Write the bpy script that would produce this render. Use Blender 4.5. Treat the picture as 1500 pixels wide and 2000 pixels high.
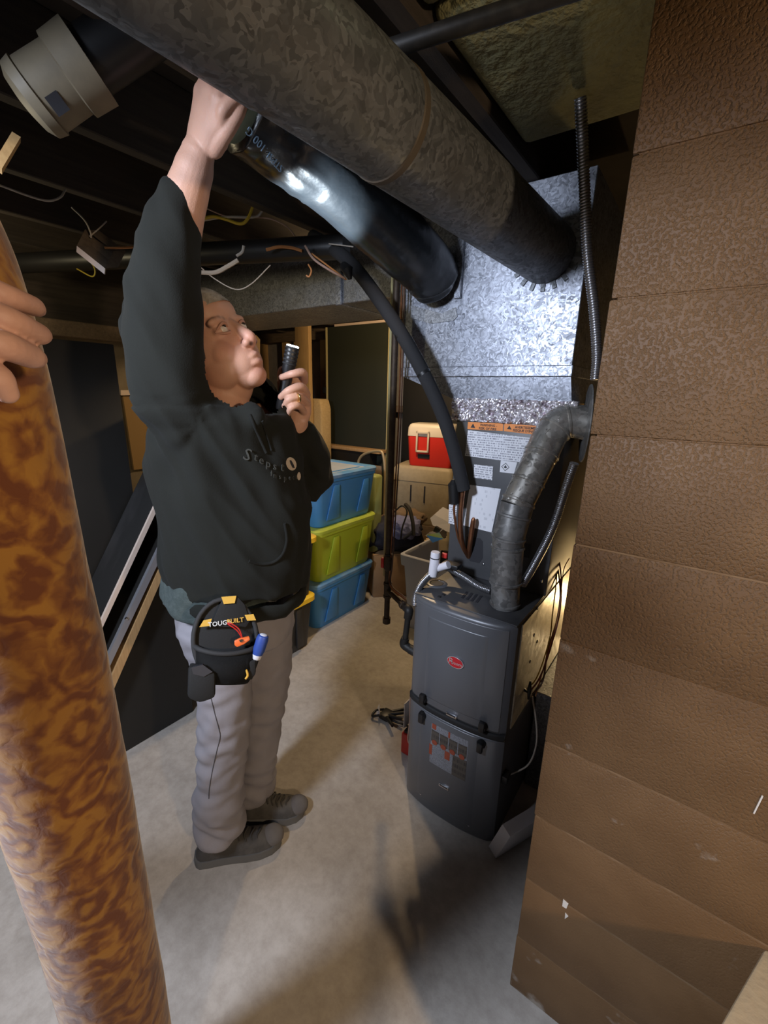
import bpy, bmesh, math, random
import numpy as np
from mathutils import Vector, Matrix, noise
random.seed(7)
for o in list(bpy.data.objects): bpy.data.objects.remove(o)
SC = bpy.context.scene
COL = SC.collection

# ------------------------------------------------------------------ camera
F = 850.0; H = 1.54
_d = np.array([-75., 3100., F]); _d /= np.linalg.norm(_d); UPc = -_d
_y = np.array([640., -222., F]); _y -= _y.dot(UPc) * UPc; _y /= np.linalg.norm(_y)
_x = np.cross(_y, UPc)
cam = bpy.data.cameras.new('camera'); co = bpy.data.objects.new('camera', cam); COL.objects.link(co)
cam.sensor_fit = 'VERTICAL'; cam.sensor_height = 36.0; cam.lens = F / 2000.0 * 36.0
cam.clip_start = 0.02; cam.clip_end = 60
# columns of the world rotation: camera right, up, back expressed in world axes
R_ = Vector((_x[0], _y[0], UPc[0])); U_ = -Vector((_x[1], _y[1], UPc[1])); B_ = -Vector((_x[2], _y[2], UPc[2]))
m = Matrix((R_, U_, B_)).transposed().to_4x4(); m.translation = (0, 0, H)
co.matrix_world = m
SC.camera = co
CAM = Vector((0, 0, H))
HEAD = Vector((-B_.x, -B_.y, 0)).normalized()      # horizontal heading of the camera
RGT = Vector((HEAD.y, -HEAD.x, 0))
FWD = -B_

# ------------------------------------------------------------------ world, view, large lights
SC.view_settings.view_transform = 'Standard'
try: SC.view_settings.look = 'None'
except Exception: pass
SC.view_settings.gamma = 1.0; SC.view_settings.use_curve_mapping = False
SC.view_settings.exposure = 0.15
w = bpy.data.worlds.new('world'); SC.world = w; w.use_nodes = True
w.node_tree.nodes['Background'].inputs[0].default_value = (0.60, 0.62, 0.68, 1)
w.node_tree.nodes['Background'].inputs[1].default_value = 0.030

def lamp(name, kind, loc, power, col, size=0.05, target=None, angle=None, blend=0.6):
    l = bpy.data.lights.new(name, kind); l.energy = power; l.color = col
    if kind == 'AREA': l.size = size
    else: l.shadow_soft_size = size
    if angle: l.spot_size = math.radians(angle); l.spot_blend = blend
    o = bpy.data.objects.new(name, l); COL.objects.link(o); o.location = loc
    if target is not None:
        o.rotation_euler = (Vector(target) - Vector(loc)).to_track_quat('-Z', 'Y').to_euler()
    return o
lamp('cool_work_light', 'SPOT', (-0.80, -0.62, 1.965), 150, (0.76, 0.84, 1.0), 0.13, (-0.55, 0.80, 0.40), 118, 0.4)
lamp('warm_stair_bulb', 'SPOT', (1.45, -0.12, 1.70), 84, (1.0, 0.73, 0.46), 0.05, (-0.6, 1.0, 0.3), 120, 0.8)
lamp('warm_back_bulb', 'POINT', (-1.70, 2.42, 2.08), 44, (1.0, 0.70, 0.38), 0.04)
lamp('dim_left_bulb', 'POINT', (-2.35, 0.25, 1.95), 6, (1.0, 0.84, 0.52), 0.05)
lamp('warm_corner_bulb', 'POINT', (-0.22, 2.22, 0.56), 9.0, (1.0, 0.70, 0.34), 0.03)
lamp('joist_bay_fill', 'POINT', (-0.33, 0.62, 2.10), 0.035, (1.0, 0.92, 0.55), 0.02)  # added fill without a real bulb, brightens the insulation batts

# ------------------------------------------------------------------ pixel rays
def ray(px, py):
    return R_ * ((px - 750) / F) - U_ * ((py - 1000) / F) + FWD
def G(px, py, d):
    r = ray(px, py); return CAM + r * (d / r.dot(HEAD))
def Pz(px, py, z):
    r = ray(px, py); return CAM + r * ((z - H) / r.z)
def Py(px, py, Y):
    r = ray(px, py); return CAM + r * (Y / r.y)
def Px(px, py, X):
    r = ray(px, py); return CAM + r * (X / r.x)
def C(px, py, zc):
    return CAM + ray(px, py) * zc
def zc(p): return (Vector(p) - CAM).dot(FWD)
def rp(w, p): return 0.5 * w * zc(p) / F          # half width in metres of w pixels at p

# ------------------------------------------------------------------ materials
MATS = {}
def mat(name, base, rough=0.6, metal=0.0, var=None, bump=None, spec=0.5, rvar=None, coat=0.0, stretch=None, dist=None):
    """var=(scale, colour2, lo, hi, detail); bump=(scale, strength, distance[, kind])"""
    if name in MATS: return MATS[name]
    m = bpy.data.materials.new(name); m.use_nodes = True; MATS[name] = m
    nt = m.node_tree; N = nt.nodes; L = nt.links; b = N['Principled BSDF']
    b.inputs['Base Color'].default_value = (*base, 1); b.inputs['Roughness'].default_value = rough
    b.inputs['Metallic'].default_value = metal
    b.inputs['Specular IOR Level'].default_value = spec
    b.inputs['Coat Weight'].default_value = coat
    tc = N.new('ShaderNodeTexCoord'); mp = N.new('ShaderNodeMapping')
    L.new(tc.outputs['Object'], mp.inputs[0])
    if stretch: mp.inputs['Scale'].default_value = stretch
    if var:
        n = N.new('ShaderNodeTexNoise'); n.inputs['Scale'].default_value = var[0]
        n.inputs['Detail'].default_value = var[4] if len(var) > 4 else 5; n.inputs['Roughness'].default_value = 0.6
        if dist: n.inputs['Distortion'].default_value = dist
        L.new(mp.outputs[0], n.inputs['Vector'])
        r = N.new('ShaderNodeValToRGB'); r.color_ramp.elements[0].position = var[2]; r.color_ramp.elements[1].position = var[3]
        r.color_ramp.elements[0].color = (*base, 1); r.color_ramp.elements[1].color = (*var[1], 1)
        L.new(n.outputs['Fac'], r.inputs[0]); L.new(r.outputs[0], b.inputs['Base Color'])
        if rvar:
            mr = N.new('ShaderNodeMapRange'); mr.inputs['To Min'].default_value = rvar[0]; mr.inputs['To Max'].default_value = rvar[1]
            mr.inputs['From Min'].default_value = 0.3; mr.inputs['From Max'].default_value = 0.7
            L.new(n.outputs['Fac'], mr.inputs[0]); L.new(mr.outputs[0], b.inputs['Roughness'])
    if bump:
        if len(bump) > 3 and bump[3] == 'voronoi':
            n2 = N.new('ShaderNodeTexVoronoi'); n2.inputs['Scale'].default_value = bump[0]; out = n2.outputs['Distance']
        else:
            n2 = N.new('ShaderNodeTexNoise'); n2.inputs['Scale'].default_value = bump[0]; n2.inputs['Detail'].default_value = 4; out = n2.outputs['Fac']
        L.new(mp.outputs[0], n2.inputs['Vector'])
        bp = N.new('ShaderNodeBump'); bp.inputs['Strength'].default_value = bump[1]; bp.inputs['Distance'].default_value = bump[2]
        L.new(out, bp.inputs['Height']); L.new(bp.outputs[0], b.inputs['Normal'])
    return m

def galv(name, lo, hi, rough=0.42, scale=60, rust=None, metal=0.75, bumpd=0.0015):
    """spangled zinc sheet: two sizes of crystal cells"""
    m = bpy.data.materials.new(name); m.use_nodes = True; nt = m.node_tree; N = nt.nodes; L = nt.links; b = N['Principled BSDF']
    tc = N.new('ShaderNodeTexCoord')
    nz = N.new('ShaderNodeTexNoise'); nz.inputs['Scale'].default_value = 30; L.new(tc.outputs['Object'], nz.inputs['Vector'])
    mx = N.new('ShaderNodeMix'); mx.data_type = 'VECTOR'; mx.inputs['Factor'].default_value = 0.06
    L.new(tc.outputs['Object'], mx.inputs['A']); L.new(nz.outputs['Color'], mx.inputs['B'])
    v = N.new('ShaderNodeTexVoronoi'); v.inputs['Scale'].default_value = scale; L.new(mx.outputs['Result'], v.inputs['Vector'])
    v.inputs['Randomness'].default_value = 1.0
    big = N.new('ShaderNodeTexNoise'); big.inputs['Scale'].default_value = 9; big.inputs['Detail'].default_value = 6; L.new(tc.outputs['Object'], big.inputs['Vector'])
    sep = N.new('ShaderNodeSeparateColor'); L.new(v.outputs['Color'], sep.inputs[0])
    add = N.new('ShaderNodeMath'); add.operation = 'MULTIPLY_ADD'; L.new(sep.outputs[0], add.inputs[0]); add.inputs[1].default_value = 0.6
    sub = N.new('ShaderNodeMath'); sub.operation = 'MULTIPLY'; L.new(big.outputs['Fac'], sub.inputs[0]); sub.inputs[1].default_value = 0.5
    L.new(sub.outputs[0], add.inputs[2])
    r = N.new('ShaderNodeValToRGB'); L.new(add.outputs[0], r.inputs[0])
    r.color_ramp.elements[0].position = 0.2; r.color_ramp.elements[0].color = (*lo, 1)
    r.color_ramp.elements[1].position = 0.85; r.color_ramp.elements[1].color = (*hi, 1)
    last = r.outputs[0]
    if rust:
        n3 = N.new('ShaderNodeTexNoise'); n3.inputs['Scale'].default_value = 4.5; n3.inputs['Detail'].default_value = 6; L.new(tc.outputs['Object'], n3.inputs['Vector'])
        r3 = N.new('ShaderNodeValToRGB'); r3.color_ramp.elements[0].position = 0.60; r3.color_ramp.elements[1].position = 0.72
        r3.color_ramp.elements[0].color = (0, 0, 0, 1); r3.color_ramp.elements[1].color = (0.8, 0.8, 0.8, 1); L.new(n3.outputs['Fac'], r3.inputs[0])
        mm = N.new('ShaderNodeMix'); mm.data_type = 'RGBA'; L.new(r3.outputs[0], mm.inputs['Factor']); L.new(last, mm.inputs['A']); mm.inputs['B'].default_value = (*rust, 1)
        last = mm.outputs['Result']
    L.new(last, b.inputs['Base Color'])
    b.inputs['Metallic'].default_value = metal
    mr = N.new('ShaderNodeMapRange'); L.new(sep.outputs[1], mr.inputs[0]); mr.inputs['To Min'].default_value = rough - 0.1; mr.inputs['To Max'].default_value = rough + 0.14
    L.new(mr.outputs[0], b.inputs['Roughness'])
    bp = N.new('ShaderNodeBump'); bp.inputs['Strength'].default_value = 0.35; bp.inputs['Distance'].default_value = bumpd
    L.new(sep.outputs[2], bp.inputs['Height']); L.new(bp.outputs[0], b.inputs['Normal'])
    MATS[name] = m; return m

def emis(name, col, s):
    m = bpy.data.materials.new(name); m.use_nodes = True; b = m.node_tree.nodes['Principled BSDF']
    b.inputs['Base Color'].default_value = (*col, 1)
    b.inputs['Emission Color'].default_value = (*col, 1); b.inputs['Emission Strength'].default_value = s
    MATS[name] = m; return m

# plain palette
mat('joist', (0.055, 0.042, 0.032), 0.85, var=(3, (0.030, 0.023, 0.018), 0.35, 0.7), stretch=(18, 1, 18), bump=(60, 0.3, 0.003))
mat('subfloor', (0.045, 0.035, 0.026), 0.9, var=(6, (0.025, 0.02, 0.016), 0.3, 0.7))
mat('insulation', (0.25, 0.235, 0.11), 1.0, var=(14, (0.18, 0.165, 0.085), 0.3, 0.7), bump=(45, 0.9, 0.02))
mat('black_paint', (0.0085, 0.0078, 0.0066), 0.6, var=(4, (0.012, 0.011, 0.0095), 0.3, 0.7))
mat('black_plastic', (0.010, 0.010, 0.011), 0.42)
mat('black_rubber', (0.014, 0.014, 0.015), 0.75, bump=(90, 0.2, 0.002))
mat('slate_board', (0.018, 0.0175, 0.017), 0.42, var=(7, (0.036, 0.034, 0.034), 0.5, 0.75), stretch=(1, .4, .4))
mat('white_edge', (0.62, 0.50, 0.42), 0.5)
mat('chrome', (0.72, 0.73, 0.78), 0.16, 1.0)
mat('raw_wood', (0.50, 0.31, 0.14), 0.65, var=(5, (0.40, 0.235, 0.10), 0.35, 0.7), stretch=(30, 30, 2))
mat('stud_wood', (0.46, 0.30, 0.13), 0.75, var=(6, (0.36, 0.22, 0.09), 0.35, 0.7), stretch=(20, 20, 1.2))
mat('old_wood', (0.16, 0.115, 0.075), 0.85, var=(5, (0.10, 0.072, 0.048), 0.35, 0.7), stretch=(2, 16, 16))
mat('foam_tan', (0.56, 0.40, 0.19), 0.95, bump=(120, 0.6, 0.006), var=(50, (0.48, 0.33, 0.15), 0.35, 0.7))
mat('cardboard', (0.44, 0.28, 0.155), 0.9, var=(9, (0.37, 0.23, 0.12), 0.35, 0.7))
mat('furnace_grey', (0.135, 0.139, 0.152), 0.36, 0.25, var=(3, (0.125, 0.129, 0.140), 0.35, 0.7), bump=(260, 0.05, 0.0008))
mat('coil_grey', (0.085, 0.087, 0.093), 0.45, 0.15, var=(6, (0.07, 0.072, 0.078), 0.35, 0.7))
mat('dark_top', (0.06, 0.06, 0.065), 0.5, 0.3, var=(12, (0.09, 0.088, 0.085), 0.45, 0.75))
mat('label_white', (0.74, 0.75, 0.80), 0.55)
mat('label_orange', (0.80, 0.27, 0.06), 0.5)
mat('ink', (0.02, 0.02, 0.025), 0.6)
mat('copper', (0.42, 0.19, 0.095), 0.35, 0.9, var=(30, (0.22, 0.10, 0.06), 0.4, 0.75))
mat('wire_white', (0.42, 0.37, 0.31), 0.6); mat('wire_yellow', (0.50, 0.34, 0.02), 0.5)
mat('wire_orange', (0.42, 0.17, 0.05), 0.55); mat('wire_red', (0.20, 0.045, 0.03), 0.5); mat('wire_tan', (0.34, 0.22, 0.17), 0.5)
mat('wire_brown', (0.10, 0.05, 0.03), 0.5)
mat('pvc_white', (0.76, 0.74, 0.80), 0.35); mat('pvc_tan', (0.24, 0.20, 0.135), 0.55, var=(20, (0.19, 0.16, 0.11), 0.4, 0.7))
mat('black_iron', (0.022, 0.021, 0.020), 0.55, 0.4, var=(40, (0.05, 0.045, 0.04), 0.5, 0.8))
mat('rusty_iron', (0.060, 0.042, 0.030), 0.6, 0.5, var=(40, (0.10, 0.07, 0.045), 0.45, 0.7))
mat('foam_black', (0.018, 0.018, 0.020), 0.9, bump=(120, 0.3, 0.002))
mat('tote_blue', (0.045, 0.20, 0.48), 0.42, var=(5, (0.055, 0.225, 0.50), 0.35, 0.7), bump=(250, 0.05, 0.001))
mat('tote_bluelid', (0.10, 0.27, 0.52), 0.45, var=(9, (0.24, 0.36, 0.52), 0.45, 0.75))
mat('lid_dusty', (0.33, 0.37, 0.44), 0.75, var=(9, (0.27, 0.33, 0.42), 0.35, 0.7))
mat('tote_green', (0.37, 0.45, 0.022), 0.42, var=(5, (0.40, 0.48, 0.03), 0.35, 0.7))
mat('tote_limedim', (0.42, 0.50, 0.05), 0.45, var=(9, (0.50, 0.56, 0.10), 0.45, 0.75))
mat('tote_black', (0.022, 0.021, 0.021), 0.45); mat('tote_yellow', (0.85, 0.55, 0.03), 0.4)
mat('tote_grey', (0.46, 0.48, 0.56), 0.5); mat('cooler_red', (0.72, 0.035, 0.022), 0.35); mat('cooler_white', (0.74, 0.66, 0.54), 0.4)
mat('cooler_beige', (0.42, 0.35, 0.235), 0.55, var=(30, (0.36, 0.30, 0.20), 0.4, 0.7)); mat('pad_cream', (0.62, 0.49, 0.30), 0.8)
mat('bag_blue', (0.20, 0.22, 0.42), 0.85, bump=(30, 0.4, 0.01)); mat('bag_navy', (0.020, 0.022, 0.040), 0.85, bump=(30, 0.4, 0.01)); mat('strap', (0.03, 0.028, 0.026), 0.8)
mat('bag_tan', (0.20, 0.14, 0.09), 0.85)
mat('green_tank', (0.30, 0.34, 0.12), 0.5); mat('tan_tube', (0.40, 0.31, 0.18), 0.5, 0.3)
mat('door_green', (0.022, 0.026, 0.018), 0.6); mat('door_edge', (0.55, 0.48, 0.24), 0.7)
mat('red_plastic', (0.50, 0.025, 0.02), 0.4); mat('grey_wire', (0.16, 0.16, 0.17), 0.6)
mat('filter_white', (0.66, 0.66, 0.70), 0.6); mat('filter_grey', (0.42, 0.42, 0.46), 0.7)
mat('skin', (0.50, 0.265, 0.18), 0.55); mat('ring_gold', (0.7, 0.55, 0.25), 0.25, 1.0)
mat('hair_grey', (0.26, 0.23, 0.19), 0.8, var=(40, (0.42, 0.39, 0.34), 0.4, 0.65), stretch=(1, 1, .25), bump=(150, 0.8, 0.004))
mat('hoodie', (0.0046, 0.0056, 0.0033), 0.95, var=(8, (0.0036, 0.0044, 0.0026), 0.35, 0.7), bump=(320, 0.25, 0.002))
mat('shirt_teal', (0.040, 0.056, 0.054), 0.95, var=(60, (0.062, 0.080, 0.078), 0.4, 0.7), bump=(200, 0.5, 0.003))
mat('trousers', (0.27, 0.255, 0.275), 0.9, var=(9, (0.245, 0.23, 0.25), 0.35, 0.7), bump=(380, 0.3, 0.0015))
mat('seam', (0.06, 0.055, 0.06), 0.9)
mat('shoe', (0.055, 0.052, 0.050), 0.75, var=(16, (0.10, 0.095, 0.09), 0.45, 0.7), bump=(120, 0.3, 0.002))
mat('shoe_suede', (0.14, 0.13, 0.125), 0.9, var=(16, (0.11, 0.10, 0.10), 0.4, 0.7))
mat('sole', (0.13, 0.13, 0.13), 0.8); mat('lace', (0.045, 0.042, 0.038), 0.8)
mat('pouch', (0.008, 0.008, 0.008), 0.85, bump=(260, 0.3, 0.002)); mat('pouch_trim', (0.022, 0.022, 0.023), 0.8)
mat('pouch_yellow', (0.62, 0.36, 0.05), 0.6); mat('letter_white', (0.6, 0.6, 0.58), 0.6)
mat('print_cream', (0.50, 0.42, 0.34), 0.8); mat('print_dim', (0.055, 0.06, 0.055), 0.9)
mat('tool_blue', (0.03, 0.07, 0.30), 0.45); mat('tool_white', (0.70, 0.70, 0.75), 0.4); mat('tool_orange', (0.75, 0.14, 0.03), 0.4)
mat('eye_white', (0.62, 0.54, 0.48), 0.3); mat('iris', (0.035, 0.025, 0.018), 0.25); mat('nostril', (0.06, 0.02, 0.018), 0.9); mat('lips', (0.36, 0.15, 0.12), 0.6)
mat('brow', (0.20, 0.13, 0.09), 0.9)
mat('concrete_tan', (0.46, 0.36, 0.22), 0.9, var=(8, (0.38, 0.29, 0.18), 0.35, 0.7), bump=(70, 0.4, 0.004))
mat('chip_white', (0.62, 0.60, 0.57), 0.9)
mat('logo_red', (0.55, 0.012, 0.022), 0.3); mat('paper', (0.68, 0.68, 0.74), 0.7)
mat('bright_patch_board', (0.86, 0.82, 0.72), 0.8); mat('leather_brown', (0.20, 0.12, 0.07), 0.8)
emis('lamp_white', (0.85, 0.93, 1.0), 14.0)
galv('galv_bright', (0.15, 0.16, 0.185), (0.42, 0.445, 0.51), 0.44, 150)
galv('galv_dull', (0.072, 0.078, 0.086), (0.165, 0.176, 0.190), 0.48, 110, rust=(0.080, 0.080, 0.080), metal=0.5, bumpd=0.002)
galv('galv_trunk', (0.16, 0.165, 0.175), (0.36, 0.37, 0.39), 0.48, 170)
galv('galv_flue', (0.30, 0.285, 0.26), (0.52, 0.50, 0.46), 0.30, 60, metal=0.7)
galv('galv_fluedull', (0.16, 0.158, 0.155), (0.33, 0.325, 0.315), 0.42, 60, metal=0.55)
galv('galv_side', (0.36, 0.33, 0.27), (0.52, 0.48, 0.40), 0.42, 50, metal=0.6)
mat('foil', (0.86, 0.84, 0.88), 0.27, 0.9, var=(55, (0.30, 0.22, 0.27), 0.50, 0.66), bump=(70, 0.9, 0.01))
mat('steel_flex', (0.42, 0.42, 0.44), 0.30, 0.95)
mat('black_wrap', (0.006, 0.0075, 0.009), 0.27, 0.0, var=(4, (0.008, 0.010, 0.012), 0.4, 0.6), spec=0.9, bump=(38, 0.30, 0.004))

def floor_mat():
    m = bpy.data.materials.new('concrete_floor'); m.use_nodes = True; nt = m.node_tree; N = nt.nodes; L = nt.links; b = N['Principled BSDF']
    tc = N.new('ShaderNodeTexCoord')
    def nz(s, d=6, r=.6):
        n = N.new('ShaderNodeTexNoise'); n.inputs['Scale'].default_value = s; n.inputs['Detail'].default_value = d; n.inputs['Roughness'].default_value = r
        L.new(tc.outputs['Object'], n.inputs['Vector']); return n.outputs['Fac']
    def ramp(src, stops):
        r = N.new('ShaderNodeValToRGB'); e = r.color_ramp.elements
        e[0].position, e[0].color = stops[0][0], (*stops[0][1], 1); e[1].position, e[1].color = stops[-1][0], (*stops[-1][1], 1)
        for p, c in stops[1:-1]:
            k = e.new(p); k.color = (*c, 1)
        L.new(src, r.inputs[0]); return r.outputs[0]
    base = ramp(nz(2.6), [(0.3, (0.33, 0.30, 0.265)), (0.5, (0.43, 0.395, 0.355)), (0.7, (0.52, 0.485, 0.445))])
    fine = ramp(nz(28, 8, .7), [(0.3, (0.72, 0.70, 0.68)), (0.6, (1, 1, 1))])
    mul = N.new('ShaderNodeMix'); mul.data_type = 'RGBA'; mul.blend_type = 'MULTIPLY'; mul.inputs['Factor'].default_value = 0.75
    L.new(base, mul.inputs['A']); L.new(fine, mul.inputs['B'])
    v = N.new('ShaderNodeTexVoronoi'); v.inputs['Scale'].default_value = 2.3; L.new(tc.outputs['Object'], v.inputs['Vector'])
    spot = ramp(v.outputs['Distance'], [(0.05, (0.62, 0.60, 0.58)), (0.075, (1, 1, 1))])
    mul2 = N.new('ShaderNodeMix'); mul2.data_type = 'RGBA'; mul2.blend_type = 'MULTIPLY'; mul2.inputs['Factor'].default_value = 0.8
    L.new(mul.outputs['Result'], mul2.inputs['A']); L.new(spot, mul2.inputs['B']); L.new(mul2.outputs['Result'], b.inputs['Base Color'])
    b.inputs['Roughness'].default_value = 0.72
    bp = N.new('ShaderNodeBump'); bp.inputs['Strength'].default_value = 0.25; bp.inputs['Distance'].default_value = 0.004
    L.new(nz(60, 6), bp.inputs['Height']); L.new(bp.outputs[0], b.inputs['Normal'])
    MATS['concrete_floor'] = m
floor_mat()

def block_mat():
    """brown painted concrete block, pitted more coarsely higher up the pillar"""
    m = bpy.data.materials.new('brown_block'); m.use_nodes = True; nt = m.node_tree; N = nt.nodes; L = nt.links; b = N['Principled BSDF']
    tc = N.new('ShaderNodeTexCoord'); sep = N.new('ShaderNodeSeparateXYZ'); L.new(tc.outputs['Object'], sep.inputs[0])
    n = N.new('ShaderNodeTexNoise'); n.inputs['Scale'].default_value = 7; n.inputs['Detail'].default_value = 6; L.new(tc.outputs['Object'], n.inputs['Vector'])
    r = N.new('ShaderNodeValToRGB'); r.color_ramp.elements[0].color = (0.120, 0.062, 0.023, 1); r.color_ramp.elements[1].color = (0.152, 0.082, 0.033, 1)
    r.color_ramp.elements[0].position = .35; r.color_ramp.elements[1].position = .65
    L.new(n.outputs['Fac'], r.inputs[0])
    # flaked white paint near the floor
    n2 = N.new('ShaderNodeTexNoise'); n2.inputs['Scale'].default_value = 10; n2.inputs['Detail'].default_value = 8; L.new(tc.outputs['Object'], n2.inputs['Vector'])
    mr = N.new('ShaderNodeMapRange'); L.new(sep.outputs['Z'], mr.inputs[0]); mr.inputs['From Min'].default_value = 0.0; mr.inputs['From Max'].default_value = 0.10
    mr.inputs['To Min'].default_value = 0.17; mr.inputs['To Max'].default_value = -0.12
    ad = N.new('ShaderNodeMath'); ad.operation = 'ADD'; L.new(n2.outputs['Fac'], ad.inputs[0]); L.new(mr.outputs[0], ad.inputs[1])
    r2 = N.new('ShaderNodeValToRGB'); r2.color_ramp.elements[0].position = 0.58; r2.color_ramp.elements[1].position = 0.66
    L.new(ad.outputs[0], r2.inputs[0])
    mx = N.new('ShaderNodeMix'); mx.data_type = 'RGBA'; L.new(r2.outputs[0], mx.inputs['Factor']); L.new(r.outputs[0], mx.inputs['A']); mx.inputs['B'].default_value = (0.32, 0.27, 0.22, 1)
    L.new(mx.outputs['Result'], b.inputs['Base Color']); b.inputs['Roughness'].default_value = 0.62
    n3 = N.new('ShaderNodeTexNoise'); n3.inputs['Scale'].default_value = 190; n3.inputs['Detail'].default_value = 3; L.new(tc.outputs['Object'], n3.inputs['Vector'])
    n4 = N.new('ShaderNodeTexNoise'); n4.inputs['Scale'].default_value = 240; L.new(tc.outputs['Object'], n4.inputs['Vector'])
    r3 = N.new('ShaderNodeValToRGB'); r3.color_ramp.elements[0].position = .30; r3.color_ramp.elements[1].position = .54; L.new(n3.outputs['Fac'], r3.inputs[0])
    st = N.new('ShaderNodeMapRange'); L.new(sep.outputs['Z'], st.inputs[0]); st.inputs['From Min'].default_value = 0.35; st.inputs['From Max'].default_value = 1.35
    st.inputs['To Min'].default_value = 0.12; st.inputs['To Max'].default_value = 1.0
    mulh = N.new('ShaderNodeMath'); mulh.operation = 'MULTIPLY'; L.new(r3.outputs[0], mulh.inputs[0]); L.new(st.outputs[0], mulh.inputs[1])
    adh = N.new('ShaderNodeMath'); adh.operation = 'MULTIPLY_ADD'; L.new(n4.outputs['Fac'], adh.inputs[0]); adh.inputs[1].default_value = 0.25; L.new(mulh.outputs[0], adh.inputs[2])
    bp = N.new('ShaderNodeBump'); bp.inputs['Strength'].default_value = 0.8; bp.inputs['Distance'].default_value = 0.0020
    L.new(adh.outputs[0], bp.inputs['Height']); L.new(bp.outputs[0], b.inputs['Normal'])
    MATS['brown_block'] = m
block_mat()

def damask_mat():
    m = bpy.data.materials.new('damask'); m.use_nodes = True; nt = m.node_tree; N = nt.nodes; L = nt.links; b = N['Principled BSDF']
    tc = N.new('ShaderNodeTexCoord')
    dn = N.new('ShaderNodeTexNoise'); dn.inputs['Scale'].default_value = 16; dn.inputs['Detail'].default_value = 3; L.new(tc.outputs['Object'], dn.inputs['Vector'])
    mx = N.new('ShaderNodeMix'); mx.data_type = 'VECTOR'; mx.inputs['Factor'].default_value = 0.07; L.new(tc.outputs['Object'], mx.inputs['A']); L.new(dn.outputs['Color'], mx.inputs['B'])
    v = N.new('ShaderNodeTexVoronoi'); v.inputs['Scale'].default_value = 15; L.new(mx.outputs['Result'], v.inputs['Vector'])
    sn = N.new('ShaderNodeMath'); sn.operation = 'MULTIPLY'; L.new(v.outputs['Distance'], sn.inputs[0]); sn.inputs[1].default_value = 19
    s2 = N.new('ShaderNodeMath'); s2.operation = 'SINE'; L.new(sn.outputs[0], s2.inputs[0])
    n = N.new('ShaderNodeTexNoise'); n.inputs['Scale'].default_value = 42; n.inputs['Detail'].default_value = 4; L.new(mx.outputs['Result'], n.inputs['Vector'])
    ma = N.new('ShaderNodeMath'); ma.operation = 'MULTIPLY_ADD'; L.new(s2.outputs[0], ma.inputs[0]); ma.inputs[1].default_value = 0.13; L.new(n.outputs['Fac'], ma.inputs[2])
    r = N.new('ShaderNodeValToRGB'); L.new(ma.outputs[0], r.inputs[0]); e = r.color_ramp.elements
    e[0].position = 0.35; e[0].color = (0.120, 0.036, 0.010, 1); e[1].position = 0.67; e[1].color = (0.300, 0.150, 0.024, 1)
    k = e.new(0.50); k.color = (0.200, 0.080, 0.015, 1)
    big = N.new('ShaderNodeTexNoise'); big.inputs['Scale'].default_value = 5; L.new(tc.outputs['Object'], big.inputs['Vector'])
    rb = N.new('ShaderNodeValToRGB'); rb.color_ramp.elements[0].color = (0.75, 0.66, 0.60, 1); rb.color_ramp.elements[1].color = (1.1, 1.05, 0.95, 1)
    rb.color_ramp.elements[0].position = .35; rb.color_ramp.elements[1].position = .65; L.new(big.outputs['Fac'], rb.inputs[0])
    mul = N.new('ShaderNodeMix'); mul.data_type = 'RGBA'; mul.blend_type = 'MULTIPLY'; mul.inputs['Factor'].default_value = 1; L.new(r.outputs[0], mul.inputs['A']); L.new(rb.outputs[0], mul.inputs['B'])
    L.new(mul.outputs['Result'], b.inputs['Base Color']); b.inputs['Roughness'].default_value = 0.9; b.inputs['Sheen Weight'].default_value = 0.25
    bp = N.new('ShaderNodeBump'); bp.inputs['Strength'].default_value = 0.4; bp.inputs['Distance'].default_value = 0.004
    L.new(ma.outputs[0], bp.inputs['Height']); L.new(bp.outputs[0], b.inputs['Normal'])
    MATS['damask'] = m
damask_mat()

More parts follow.
